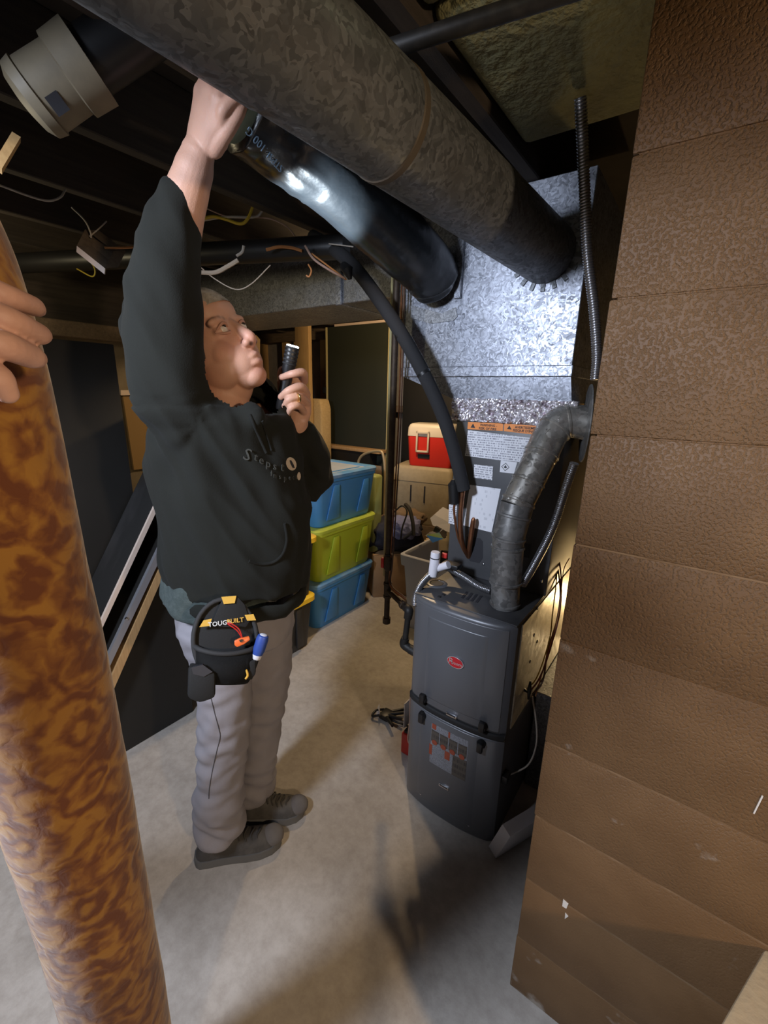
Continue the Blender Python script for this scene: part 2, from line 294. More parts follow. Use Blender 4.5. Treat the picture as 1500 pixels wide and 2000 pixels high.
def print_mat(name, paper, ink, rows, dens=0.52, hscale=160):
    """paper with rows of tiny illegible print"""
    m = bpy.data.materials.new(name); m.use_nodes = True; nt = m.node_tree; N = nt.nodes; L = nt.links; b = N['Principled BSDF']
    tc = N.new('ShaderNodeTexCoord'); sep = N.new('ShaderNodeSeparateXYZ'); L.new(tc.outputs['Object'], sep.inputs[0])
    mu = N.new('ShaderNodeMath'); mu.operation = 'MULTIPLY'; L.new(sep.outputs['Z'], mu.inputs[0]); mu.inputs[1].default_value = rows
    fr = N.new('ShaderNodeMath'); fr.operation = 'FRACT'; L.new(mu.outputs[0], fr.inputs[0])
    lt = N.new('ShaderNodeMath'); lt.operation = 'LESS_THAN'; L.new(fr.outputs[0], lt.inputs[0]); lt.inputs[1].default_value = 0.55
    fl = N.new('ShaderNodeMath'); fl.operation = 'FLOOR'; L.new(mu.outputs[0], fl.inputs[0])
    cb = N.new('ShaderNodeCombineXYZ'); mx_ = N.new('ShaderNodeMath'); mx_.operation = 'MULTIPLY'; L.new(sep.outputs['X'], mx_.inputs[0]); mx_.inputs[1].default_value = hscale
    L.new(mx_.outputs[0], cb.inputs[0]); L.new(fl.outputs[0], cb.inputs[1])
    n = N.new('ShaderNodeTexNoise'); n.inputs['Scale'].default_value = 1.6; n.inputs['Detail'].default_value = 2; L.new(cb.outputs[0], n.inputs['Vector'])
    gt = N.new('ShaderNodeMath'); gt.operation = 'GREATER_THAN'; L.new(n.outputs['Fac'], gt.inputs[0]); gt.inputs[1].default_value = 1 - dens
    an = N.new('ShaderNodeMath'); an.operation = 'MULTIPLY'; L.new(lt.outputs[0], an.inputs[0]); L.new(gt.outputs[0], an.inputs[1])
    mx = N.new('ShaderNodeMix'); mx.data_type = 'RGBA'; L.new(an.outputs[0], mx.inputs['Factor']); mx.inputs['A'].default_value = (*paper, 1); mx.inputs['B'].default_value = (*ink, 1)
    L.new(mx.outputs['Result'], b.inputs['Base Color']); b.inputs['Roughness'].default_value = 0.55
    MATS[name] = m
print_mat('label_print', (0.74, 0.75, 0.80), (0.30, 0.31, 0.36), 125)
print_mat('label_chart', (0.76, 0.77, 0.82), (0.60, 0.61, 0.66), 60, 0.40, 60)
print_mat('diagram_print', (0.27, 0.28, 0.31), (0.13, 0.13, 0.145), 230, 0.5, 240)
print_mat('diagram_dark', (0.10, 0.085, 0.07), (0.045, 0.04, 0.04), 40, 0.5, 330)

# ------------------------------------------------------------------ mesh helpers
def link(name, me, m, parent=None, smooth=False):
    o = bpy.data.objects.new(name, me); COL.objects.link(o)
    if m is not None: me.materials.append(MATS[m] if isinstance(m, str) else m)
    if smooth:
        for p in me.polygons: p.use_smooth = True
    if parent is not None:
        o.parent = parent
        o.matrix_parent_inverse = Matrix.Translation(-parent.location) if parent.parent is None else Matrix.Identity(4)
    return o
def thing(name, label, cat, loc=(0, 0, 0), group=None):
    o = bpy.data.objects.new(name, None); COL.objects.link(o); o.location = loc; o.empty_display_size = 0.05
    return tag(o, label, cat, group)
def tag(o, label, cat, group=None, kind=None):
    o['label'] = label; o['category'] = cat
    if group: o['group'] = group
    if kind: o['kind'] = kind
    return o
def bm_done(bm, name, m, parent=None, smooth=False, sharp=None):
    bmesh.ops.recalc_face_normals(bm, faces=bm.faces)
    me = bpy.data.meshes.new(name); bm.to_mesh(me); bm.free()
    o = link(name, me, m, parent, smooth)
    if smooth and sharp:
        try: me.set_sharp_from_angle(angle=math.radians(sharp))
        except Exception: pass
    return o
def add_box(bm, a, b, bev=0.0, seg=2, mtx=None):
    a = Vector(a); b = Vector(b)
    lo = Vector([min(a[i], b[i]) for i in range(3)]); hi = Vector([max(a[i], b[i]) for i in range(3)])
    r = bmesh.ops.create_cube(bm, size=1.0); vs = r['verts']
    for v in vs:
        v.co = Vector([lo[i] + (v.co[i] + 0.5) * (hi[i] - lo[i]) for i in range(3)])
    if bev:
        es = list({e for v in vs for e in v.link_edges})
        q = bmesh.ops.bevel(bm, geom=es, offset=bev, segments=seg, profile=0.5, affect='EDGES')
        vs = list({v for f in q['faces'] for v in f.verts} | {v for v in vs if v.is_valid})
    if mtx is not None:
        for v in vs: v.co = mtx @ v.co
    return vs
def box(name, a, b, m, parent=None, bev=0.0, seg=2, mtx=None):
    bm = bmesh.new(); add_box(bm, a, b, bev, seg, mtx); return bm_done(bm, name, m, parent, bev > 0 and seg > 1, 35)
def prism(name, pts, ext, m, parent=None, bev=0.0):
    bm = bmesh.new(); ext = Vector(ext)
    f = bm.faces.new([bm.verts.new(Vector(p)) for p in pts])
    r = bmesh.ops.extrude_face_region(bm, geom=[f])
    for v in r['geom']:
        if isinstance(v, bmesh.types.BMVert): v.co += ext
    if bev: bmesh.ops.bevel(bm, geom=list(bm.edges), offset=bev, segments=2, profile=.5, affect='EDGES')
    return bm_done(bm, name, m, parent, bev > 0, 35)
def crom(pts, n=8):
    pts = [Vector(p) for p in pts]; out = []
    if len(pts) < 3: return pts
    P = [pts[0] * 2 - pts[1]] + pts + [pts[-1] * 2 - pts[-2]]
    for i in range(1, len(P) - 2):
        for k in range(n):
            t = k / n; a, b, c, d = P[i-1], P[i], P[i+1], P[i+2]
            out.append(0.5 * ((2*b) + (c-a)*t + (2*a-5*b+4*c-d)*t*t + (3*b-a-3*c+d)*t**3))
    out.append(pts[-1]); return out
def add_tube(bm, path, rad, seg=10, cap=True, ell=None, up0=None):
    """path list of points, rad float or list; ell=(a,b) scales the two cross axes"""
    path = [Vector(p) for p in path]; n = len(path)
    rs = rad if isinstance(rad, (list, tuple)) else [rad] * n
    T = [(path[min(i+1, n-1)] - path[max(i-1, 0)]).normalized() for i in range(n)]
    u = Vector(up0) if up0 is not None else (Vector((0, 0, 1)) if abs(T[0].z) < 0.9 else Vector((1, 0, 0)))
    u = (u - T[0] * u.dot(T[0])).normalized(); rings = []
    for i in range(n):
        u = (u - T[i] * u.dot(T[i])).normalized(); v = T[i].cross(u)
        e = ell if ell else (1, 1)
        rr = rs[i] if isinstance(rs[i], (tuple, list)) else (rs[i] * e[0], rs[i] * e[1])
        rings.append([bm.verts.new(path[i] + u * math.cos(2*math.pi*k/seg) * rr[0] + v * math.sin(2*math.pi*k/seg) * rr[1]) for k in range(seg)])
    for i in range(n-1):
        for k in range(seg):
            bm.faces.new((rings[i][k], rings[i][(k+1) % seg], rings[i+1][(k+1) % seg], rings[i+1][k]))
    if cap:
        bm.faces.new(list(reversed(rings[0]))); bm.faces.new(rings[-1])
    return rings
def tube(name, path, rad, m, parent=None, seg=10, smooth=True, cr=0, cap=True, sharp=50):
    bm = bmesh.new()
    if cr:
        n0 = len(path); path = crom(path, cr)
        if isinstance(rad, (list, tuple)):
            rad = list(rad[:n0]); k = (len(path) - 1) / (n0 - 1)
            rad = [rad[min(int(i/k), n0-2)] + (rad[min(int(i/k), n0-2)+1] - rad[min(int(i/k), n0-2)]) * (i/k - min(int(i/k), n0-2)) for i in range(len(path))]
    add_tube(bm, path, rad, seg, cap); return bm_done(bm, name, m, parent, smooth, sharp)
def lathe(name, base, axis, prof, m, parent=None, seg=24, smooth=True, sharp=40):
    """prof: list of (distance along axis, radius)"""
    base = Vector(base); axis = Vector(axis).normalized(); bm = bmesh.new()
    u = Vector((0, 0, 1)) if abs(axis.z) < 0.9 else Vector((1, 0, 0)); u = (u - axis * u.dot(axis)).normalized(); v = axis.cross(u); rings = []
    for t, r in prof:
        rings.append([bm.verts.new(base + axis * t + (u * math.cos(2*math.pi*k/seg) + v * math.sin(2*math.pi*k/seg)) * max(r, 1e-4)) for k in range(seg)])
    for i in range(len(rings)-1):
        for k in range(seg): bm.faces.new((rings[i][k], rings[i][(k+1) % seg], rings[i+1][(k+1) % seg], rings[i+1][k]))
    bm.faces.new(list(reversed(rings[0]))); bm.faces.new(rings[-1])
    return bm_done(bm, name, m, parent, smooth, sharp)
def flex(name, pts, r, m, parent=None, pitch=0.006, amp=0.18, seg=10):
    p = crom(pts, 24); L = [0]
    for i in range(1, len(p)): L.append(L[-1] + (p[i]-p[i-1]).length)
    n = int(L[-1] / (pitch / 3)); path = []; rad = []; j = 0
    for i in range(n + 1):
        s = L[-1] * i / n
        while j < len(L) - 2 and L[j+1] < s: j += 1
        t = (s - L[j]) / max(L[j+1] - L[j], 1e-9); path.append(p[j].lerp(p[j+1], t)); rad.append(r * (1 - amp + amp * (1 if i % 3 else 0)))
    return tube(name, path, rad, m, parent, seg, True, 0, True, 60)
def text(name, s, size, loc, xd, yd, m, parent=None, ext=0.0004, align='CENTER', shear=0.0, bold=False):
    c = bpy.data.curves.new(name, 'FONT'); c.body = s; c.size = size; c.extrude = ext; c.align_x = align; c.align_y = 'CENTER'; c.resolution_u = 2; c.shear = shear
    if bold: c.offset = size * 0.018
    o = bpy.data.objects.new(name, c); COL.objects.link(o)
    bpy.context.view_layer.update()
    me = bpy.data.meshes.new_from_object(o.evaluated_get(bpy.context.evaluated_depsgraph_get()))
    bpy.data.objects.remove(o); bpy.data.curves.remove(c)
    xd = Vector(xd).normalized(); yd = Vector(yd); yd = (yd - xd * yd.dot(xd)).normalized(); zd = xd.cross(yd)
    M = Matrix((xd, yd, zd)).transposed().to_4x4(); M.translation = loc; me.transform(M); me.materials.clear()
    return link(name, me, m, parent)
def copy_tree(o, dx, parent=None):
    c = o.copy(); COL.objects.link(c)
    if parent is None: c.location = o.location + Vector(dx)
    else: c.parent = parent; c.matrix_parent_inverse = o.matrix_parent_inverse.copy()
    for ch in list(o.children): copy_tree(ch, dx, c)
    return c

# ================================================================== SETTING
fl = box('floor', (-5.0, -1.6, -0.12), (1.8, 4.2, 0.0), 'concrete_floor'); tag(fl, 'bare stained concrete basement floor', 'floor', kind='structure')
# ceiling deck with joists as its pieces
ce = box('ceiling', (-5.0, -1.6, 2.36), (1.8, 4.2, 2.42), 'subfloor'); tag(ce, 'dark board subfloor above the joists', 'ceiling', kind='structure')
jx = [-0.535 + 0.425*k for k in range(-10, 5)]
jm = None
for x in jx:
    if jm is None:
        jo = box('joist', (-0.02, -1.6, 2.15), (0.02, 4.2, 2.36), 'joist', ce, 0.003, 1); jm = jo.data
    else:
        jo = bpy.data.objects.new('joist', jm); COL.objects.link(jo); jo.parent = ce
    jo.location = (x, 0, 0)
# left foundation wall with ledge, sill above
wl = box('wall_left', (-2.95, -1.6, 0), (-2.80, 2.02, 1.78), 'brown_dim' if 'brown_dim' in MATS else mat('brown_dim', (0.20, 0.165, 0.115), 0.9, var=(5, (0.15, 0.12, 0.085), 0.35, 0.7), bump=(60, 0.4, 0.004)))
tag(wl, 'dim plastered foundation wall along the left side', 'wall', kind='structure')
box('sill', (-3.05, -1.6, 1.78), (-2.74, 2.02, 1.86), 'old_wood', wl, 0.004, 1)
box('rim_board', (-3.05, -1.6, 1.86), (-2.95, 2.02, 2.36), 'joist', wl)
# back wall with studs and grey batts
wb = box('wall_back', (-5.0, 3.66, 0), (-0.95, 3.76, 2.36), mat('batt_grey', (0.26, 0.245, 0.235), 0.95, var=(7, (0.20, 0.19, 0.185), 0.35, 0.7), bump=(30, 0.5, 0.01)))
tag(wb, 'unfinished back wall of wooden studs and grey batts', 'wall', kind='structure')
for px in (470, 512, 560, 583, 634):
    p = Py(px, 700, 3.60); box('stud', (p.x - .03, 3.56, 0), (p.x + .045, 3.66, 2.1), 'stud_wood', wb, 0.003, 1)
box('top_plate', (-5.0, 3.52, 2.06), (-0.95, 3.66, 2.36), 'old_wood', wb, 0.004, 1)
box('sill_plate', (-5.0, 3.56, 1.36), (-0.95, 3.66, 1.42), 'old_wood', wb, 0.004, 1)
wlf = box('wall_far', (-5.0, 2.02, 0), (-4.9, 3.66, 2.36), 'old_wood'); tag(wlf, 'dark far wall of the storage corner', 'wall', kind='structure')
wr = box('wall_right', (-0.95, 2.62, 0), (1.8, 2.72, 2.36), 'subfloor'); tag(wr, 'yellowish block wall behind the furnace', 'wall', kind='structure')
mat('yellow_block', (0.30, 0.215, 0.095), 0.85, var=(9, (0.24, 0.17, 0.075), 0.35, 0.7), bump=(70, 0.5, 0.004))
bm_ = None
for r_ in range(11):
    for c_ in range(4):
        x0 = -0.95 + c_ * 0.406 + (0.203 if r_ % 2 else 0)
        if x0 > 0.4: continue
        if bm_ is None:
            bo = box('block', (0.004, 2.585, 0.004), (0.402, 2.62, 0.199), 'yellow_block', wr, 0.004, 1); bm_ = bo.data
        else:
            bo = bpy.data.objects.new('block', bm_); COL.objects.link(bo); bo.parent = wr
        bo.location = (x0, 0, r_ * 0.203)
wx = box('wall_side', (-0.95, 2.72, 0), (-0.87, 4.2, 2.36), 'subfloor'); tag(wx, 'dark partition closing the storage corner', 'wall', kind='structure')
# brown painted block pillar (chimney) on the right: one piece per course
CY = 0.867; CX = -0.166
ch = box('wall_front', (CX + 0.01, CY + 0.0035, 0), (1.6, CY + 0.40, 2.36), 'brown_block'); tag(ch, 'brown painted block chimney filling the right side', 'wall', kind='structure')
zs = [0.0, 0.189, 0.391, 0.590, 0.800, 1.057, 1.265, 1.475, 1.700, 1.905, 2.11, 2.36]
for i in range(len(zs) - 1):
    o = box('block', (CX + random.uniform(-.002, .002), CY + random.uniform(0, .0015), zs[i] + .0010), (1.6, CY + 0.395, zs[i+1] - .0010), 'brown_block', ch, 0.003, 2)
mat('worn_joint', (0.20, 0.125, 0.065), 0.8, var=(14, (0.125, 0.068, 0.028), 0.40, 0.62))
for z_ in zs[1:5] + zs[6:7]:
    box('mortar_joint', (CX + .003, CY + .0012, z_ - .0016), (1.6, CY + .01, z_ + .0016), 'worn_joint', ch)
pb = prism('plaster_chip', [Py(1100, 1757, CY - .001), Py(1110, 1766, CY - .001), Py(1106, 1775, CY - .001), Py(1098, 1770, CY - .001)], (0, .003, 0), 'chip_white', ch)
prism('plaster_chip', [Py(1104, 1783, CY - .001), Py(1110, 1790, CY - .001), Py(1103, 1795, CY - .001)], (0, .003, 0), 'chip_white', ch)
prism('scratch', [Py(1471, 1589, CY - .001), Py(1474, 1590, CY - .001), Py(1491, 1556, CY - .001), Py(1488, 1554, CY - .001)], (0, .003, 0), 'chip_white', ch)
e0 = Py(1494, 1850, CY); lz = e0.z
q1 = Pz(1408, 2000, lz); dv = (q1 - e0); q2 = e0 + dv * 2.2
ld = prism('trim_1', [(e0.x, CY - .001, 0), (q2.x, q2.y, 0), (1.3, q2.y, 0), (1.3, CY - .001, 0)], (0, 0, lz), 'concrete_tan', None, 0.006)
tag(ld, 'tan concrete ledge standing against the brown chimney', 'ledge', kind='structure')

# insulation batts in the joist bay (top right)
for i, (x0, x1, y0, y1) in enumerate(((-0.512, -0.135, 0.25, 0.80), (-0.512, -0.135, 0.815, 1.30), (-0.087, 0.29, 0.25, 0.86))):
    o = box('insulation_batt', (x0, y0, 2.168), (x1, y1, 2.345), 'insulation', None, 0.02, 3)
    tag(o, ['yellow-green insulation batt nearest the ceiling pipe', 'yellow-green insulation batt beyond the ceiling pipe in the joist bay', 'insulation batt one joist bay right of the others'][i], 'insulation', 'insulation batts between joists')
cp = tube('ceiling_pipe', [Pz(755, 97, 2.10), Pz(1075, -6, 2.10), Pz(1400, -110, 2.10)], 0.013, 'black_iron', None, 12)
tag(cp, 'slim dark pipe crossing below the joists at the top', 'pipe')

# ================================================================== FURNACE
X0, X1, Y0 = -0.725, -0.356, 1.20
fu = thing('furnace', 'grey upright gas furnace cabinet with red oval badge', 'furnace', (-0.54, 1.5, 0))
box('cabinet', (X0, Y0 + 0.012, 0), (X1, 1.93, 0.858), 'furnace_grey', fu, 0.004, 2)
sp = box('side_panel', (X1, Y0 + 0.05, 0.46), (X1 + 0.004, 1.92, 0.850), 'galv_side', fu)
for px, py in ((1050, 1188), (1043, 1240), (1049, 1253), (1035, 1292), (1058, 1135)):
    p = Px(px, py, X1 + .004); lathe('knockout', p, (1, 0, 0), [(-.002, .006), (.002, .006)], 'ink', sp, 10)
box('top_plate', (X0, Y0 + 0.004, 0.858), (X1, 1.93, 0.866), 'dark_top', fu, 0.003, 2)
def bulge(u): return 0.030 * (1 - abs(2*u - 1) ** 2.6)
def bulge_panel(name, u0, u1, z0, z1, off, m, parent, thick=0.014, rnd=0.010, nu=22):
    bm = bmesh.new(); rows = []
    prof = [(0, thick), (0, rnd), (rnd*.3, rnd*.3), (rnd, 0), (.5, 0), (-rnd, 0), (-rnd*.3, rnd*.3), (0, rnd), (0, thick)]
    for j, (dz, dep) in enumerate(prof):
        z = z0 + dz if j < 4 else (z1 + dz if j > 4 else (z0 + z1) / 2); row = []
        for i in range(nu + 1):
            u = u0 + (u1 - u0) * i / nu
            e = min(i, nu - i); xr = 0 if e > 1 else (rnd * .3 if e == 1 else rnd)
            row.append(bm.verts.new((X0 + (X1 - X0) * u, Y0 - bulge(u) + off + max(dep, xr), z)))
        rows.append(row)
    for j in range(len(rows) - 1):
        for i in range(nu): bm.faces.new((rows[j][i], rows[j][i+1], rows[j+1][i+1], rows[j+1][i]))
    for i in (0, nu):
        pass
    return bm_done(bm, name, m, parent, True, 60)
zseam = Py(890, 1412, Y0 - .028).z
ud = bulge_panel('upper_door', 0.0, 1.0, zseam + .010, 0.862, 0.0, 'furnace_grey', fu, 0.05, 0.014)
bulge_panel('raised_panel', 0.19, 0.81, zseam + .05, 0.815, -0.005, 'furnace_grey', ud, 0.012, 0.005)
bulge_panel('panel_rim', 0.05, 0.95, zseam + .022, 0.846, -0.0018, 'furnace_grey', ud, 0.008, 0.003)
lo = bulge_panel('lower_door', 0.0, 1.0, 0.004, zseam - .010, 0.0, 'furnace_grey', fu, 0.05, 0.012)
bulge_panel('raised_panel', 0.17, 0.80, 0.05, zseam - .018, -0.0035, 'furnace_grey', lo, 0.010, 0.004)
bulge_panel('door_gasket', 0.0, 1.0, zseam - .012, zseam + .012, -0.003, 'black_rubber', fu, 0.06, 0.006)
def front(px, py, off=0.0):
    p = Py(px, py, Y0)
    for _ in range(6):
        u = (p.x - X0) / (X1 - X0); p = Py(px, py, Y0 - bulge(min(max(u, 0), 1)) + off)
    return p
for px, s_ in ((826, 1), (826, -1), (940, 1), (940, -1)):
    p = front(px, 1385 if px == 826 else 1450, -.006); p.z = zseam + .034*s_
    o = lathe('latch', p + Vector((0, .012, 0)), (0, -1, 0), [(0, .014), (.014, .0155), (.022, .012), (.025, .005)], 'black_plastic', fu, 16)
    box('lever', (p.x - .010, p.y - .018, p.z - .012*s_), (p.x + .010, p.y - .002, p.z + .026*s_), 'black_plastic', o, 0.004)
# badge
bc = front(890, 1293, -.006)
bmx = bmesh.new()
def oval(bm, c, rx, rz, y0, y1, seg=36, rin=1.0):
    a = [bm.verts.new((c.x + rx*math.cos(2*math.pi*k/seg), y0, c.z + rz*math.sin(2*math.pi*k/seg))) for k in range(seg)]
    b = [bm.verts.new((c.x + rx*rin*math.cos(2*math.pi*k/seg), y1, c.z + rz*rin*math.sin(2*math.pi*k/seg))) for k in range(seg)]
    for k in range(seg): bm.faces.new((a[k], a[(k+1) % seg], b[(k+1) % seg], b[k]))
    bm.faces.new(b); bm.faces.new(list(reversed(a)))
oval(bmx, bc, .0315, .0215, bc.y + .004, bc.y - .004, rin=.95); bd = bm_done(bmx, 'badge', 'chrome', fu)
bmx = bmesh.new(); oval(bmx, bc, .0275, .0180, bc.y, bc.y - .0052); bm_done(bmx, 'badge_field', 'logo_red', bd)
text('badge_lettering', 'heem', 0.0175, (bc.x + .0065, bc.y - .0056, bc.z - .0015), (1, 0, 0), (0, 0, 1), 'chrome', bd, .0003)
text('badge_lettering', 'R', 0.031, (bc.x - .0165, bc.y - .0056, bc.z + .0005), (1, 0, 0), (0, 0, 1), 'chrome', bd, .0003, shear=.15)
for px, py in ((882, 1397), (867, 1536)):
    p = front(px, py, -.004); h = box('door_pull', (p.x - .020, p.y - .004, p.z - .006), (p.x + .020, p.y + .004, p.z + .006), 'chrome', fu, 0.002)
    box('pull_slot', (p.x - .016, p.y - .0046, p.z - .000), (p.x + .016, p.y, p.z + .0045), 'ink', h)
for px, py in ((821, 1551), (915, 1613), (836, 1354)):
    p = front(px, py, -.004); lathe('screw', p + Vector((0, .004, 0)), (0, -1, 0), [(0, .003), (.004, .003), (.0048, .002)], 'chrome', fu, 8)
# wiring diagram on the lower door
w0 = front(842, 1424, -.006); w1 = front(905, 1530, -.006)
def fbox(name, xa, xb, za, zb, m, parent, t=0.0):
    bm = bmesh.new(); n = 8; rows = []
    for z in (za, zb):
        rows.append([bm.verts.new((xa + (xb-xa)*i/n, Y0 - bulge(((xa + (xb-xa)*i/n) - X0)/(X1-X0)) - .0040 - t, z)) for i in range(n+1)])
    for i in range(n): bm.faces.new((rows[0][i], rows[0][i+1], rows[1][i+1], rows[1][i]))
    r = bmesh.ops.extrude_face_region(bm, geom=list(bm.faces))
    for v in r['geom']:
        if isinstance(v, bmesh.types.BMVert): v.co.y += .003
    return bm_done(bm, name, m, parent)
xa, xb = w0.x, w1.x + .004; za, zb = w1.z + .010, w0.z + .026
lb = fbox('wiring_label', xa, xb, za, zb, 'diagram_print', lo)
W = xb - xa; Hh = zb - za
for i in range(4): fbox('diagram_photo', xa + W*(.01 + .25*i), xa + W*(.235 + .25*i), zb - Hh*.44, zb - Hh*.15, 'diagram_dark', lb, .0006)
fbox('diagram_photo', xa + W*.64, xb, za, za + Hh*.50, 'diagram_dark', lb, .0006)
for i in range(4):
    c = Vector((xa + W*(.12 + .25*i), 0, zb - Hh*.44)); c.y = Y0 - bulge((c.x - X0)/(X1-X0)) - .005
    b_ = bmesh.new(); oval(b_, c, .011, .010, c.y, c.y - .0012, 14); bm_done(b_, 'orange_mark', mat('mark_orange', (0.33, 0.07, 0.035), 0.6), lb)
fbox('orange_mark', xa + W*.42, xa + W*.56, za + Hh*.30, za + Hh*.50, 'mark_orange', lb, .0008)
fbox('orange_mark', xa - .004, xa + .008, za + Hh*.20, za + Hh*.46, 'mark_orange', lb, .0008)
fbox('orange_mark', xa + W*.02, xa + W*.14, zb - Hh*.12, zb, 'mark_orange', lb, .0008)
fbox('orange_mark', xa + W*.48, xa + W*.53, zb - Hh*.14, zb, 'mark_orange', lb, .0008)
# top details
TZ = 0.866
def topp(px, py): return Pz(px, py, TZ)
p = topp(853, 1140); cl = lathe('vent_collar', p, (0, 0, 1), [(0, .040), (.003, .036), (.003, .026), (-.001, .024)], 'furnace_grey', fu, 24)
lathe('vent_hole', p, (0, 0, 1), [(.0005, .024), (.0022, .023)], 'ink', cl, 24)
for i in range(4):
    p = topp(902 + i*9.5, 1169 + i*2.7); q = topp(913 + i*9.0, 1156 + i*2.7)
    d_ = (q - p).normalized(); n_ = Vector((-d_.y, d_.x, 0)) * .0045
    prism('louvre', [p - n_, p + n_, q + n_, q - n_], (0, 0, .0012), 'ink', fu)
for px, py in ((866, 1162), (858, 1166)):
    lathe('rubber_plug', topp(px, py), (0, 0, 1), [(0, .007), (.003, .006)], 'black_rubber', fu, 10)
# ------------------------------------------------ flue (galvanised vent pipe) and wall plate
flu = thing('flue_pipe', 'galvanised vent pipe elbowing from the furnace top into the chimney', 'pipe', topp(986, 1185))
c0 = topp(986, 1183); c1 = Vector((c0.x, c0.y, 0.955))
c1 = Py(990, 1120, c0.y); rr = 0.052
def seam_pipe(name, pts, r, m, par, seams=(), seg=28):
    path = crom(pts, 10) if len(pts) > 2 else [Vector(pts[0]).lerp(Vector(pts[1]), k/10) for k in range(11)]
    rad = [r] * len(path)
    o = tube(name, path, rad, m, par, seg)
    for s in seams:
        i = int(s * (len(path) - 2)); a = path[i]; t = (path[i+1] - path[i]).normalized()
        lathe('crimp_ring', a - t*.005, t, [(0, r), (.002, r + .0035), (.008, r + .0035), (.010, r)], m, o, seg)
    return o
k0 = Vector((c0.x, c0.y, TZ)); k1 = Py(988, 1130, c0.y); k2 = Py(993, 1050, c0.y)
k3 = Py(1010, 985, c0.y + .02); k4 = Py(1055, 892, c0.y + .09); k5 = Py(1078, 845, c0.y + .13)
k6 = Py(1105, 822, c0.y + .16); k7 = Py(1150, 828, c0.y + .185)
seam_pipe('pipe_section', [k0, k1], .046, 'galv_fluedull', flu, (.15,))
seam_pipe('pipe_section', [k1 - Vector((0, 0, .01)), k2], .050, 'galv_fluedull', flu, (.05, .9))
seam_pipe('elbow', [k2 - Vector((0, 0, .01)), k2 + Vector((.002, .002, .02)), k3], .051, 'galv_fluedull', flu, (.3, .85))
seam_pipe('pipe_section', [k3 - (k4-k3)*.05, k4], .0505, 'galv_flue', flu, (.12, .62))
seam_pipe('elbow', [k4 - (k5-k4)*.1, k5, k6, k7], .052, 'galv_flue', flu, (.1, .42, .72))
pd = (k7 - k6).normalized(); pd = Vector((0.93, 0.30, 0.0)).normalized()
pl = lathe('wall_plate', k7 - pd*.012, pd, [(0, .060), (.001, .118), (.004, .120), (.006, .118)], 'galv_fluedull', None, 40)
tag(pl, 'round metal flue plate against the brown chimney edge', 'flue plate')

# ------------------------------------------------ coil cabinet
CYF = 1.46
ccx = thing('coil_cabinet', 'dark grey coil cabinet with warning labels above the furnace', 'coil cabinet', (-.54, 1.7, .866))
box('casing', (-0.735, CYF, 0.867), (-0.348, 1.93, 1.456), 'coil_grey', ccx, 0.004)
def lab(name, pts, m, parent, t=.001):
    return prism(name, [Py(x, y, CYF - t) for x, y in pts], (0, t, 0), m, parent)
l1 = lab('warning_label', [(914, 840), (1050, 857), (1050, 905), (975, 899), (908, 890)], 'label_print', ccx)
lab('label_header', [(914, 824), (983, 827), (982, 842), (913, 838)], 'label_orange', l1, .0016)
lab('label_header', [(985, 827), (1052, 832), (1052, 850), (984, 842)], 'label_orange', l1, .0016)
lab('hazard_triangle', [(919, 835), (928, 836), (924, 827)], 'ink', l1, .0022)
lab('hazard_triangle', [(990, 838), (999, 839), (995, 831)], 'ink', l1, .0022)
def ltxt(s, px, py, size, par, t=.0022): 
    p = Py(px, py, CYF - t); text('label_lettering', s, size, p, (1, 0, 0), (0, 0, 1), 'ink', par, .0003, bold=True)
ltxt('WARNING -', 954, 831, .0115, l1); ltxt('RISK OF FIRE', 952, 837.5, .0115, l1)
ltxt('AVERTISSEMENT', 1030, 836, .0115, l1); ltxt('RISQUE D\'INCENDIE', 1032, 842.5, .0115, l1)
l2 = lab('hazard_label', [(978, 899), (1010, 903), (1004, 925), (976, 922)], 'label_white', ccx)
cc = Py(987, 912, CYF - .002)
b_ = bmesh.new()
for a_, b__ in ((.0145, .012),):
    ou = [b_.verts.new((cc.x + a_*dx, cc.y, cc.z + a_*dz)) for dx, dz in ((1, 0), (0, 1), (-1, 0), (0, -1))]
    inn = [b_.verts.new((cc.x + b__*dx, cc.y, cc.z + b__*dz)) for dx, dz in ((1, 0), (0, 1), (-1, 0), (0, -1))]
    for k in range(4): b_.faces.new((ou[k], ou[(k+1) % 4], inn[(k+1) % 4], inn[k]))
bm_done(b_, 'flame_diamond', 'ink', l2)
prism('flame_symbol', [cc + Vector((dx*.001, 0, dz*.001)) for dx, dz in ((-4, -4), (4, -4), (5, 0), (2, 3), (0, 7), (-2, 2), (-5, 1))], (0, .001, 0), 'ink', l2)
lab('data_label', [(926, 907), (963, 911), (961, 938), (925, 933)], 'label_print', ccx)
lab('chart_label', [(918, 947), (978, 955), (960, 1040), (905, 1026)], 'label_chart', ccx)
lab('chart_label', [(877, 985), (893, 988), (889, 1025), (876, 1022)], 'label_print', ccx)
lab('cutout', [(912, 1048), (938, 1052), (943, 1058), (943, 1090), (936, 1100), (918, 1096), (908, 1082)], 'ink', ccx, .0008)
for px, py in ((884, 1105), (944, 1102), (905, 1118)):
    p = Py(px, py, CYF); lathe('screw', p + Vector((0, .001, 0)), (0, -1, 0), [(0, .004), (.003, .004), (.004, .002)], 'chrome', ccx, 8)
lab('control_sticker', [(1022, 1060), (1036, 1063), (1034, 1090), (1020, 1088)], 'ink', ccx, .001)
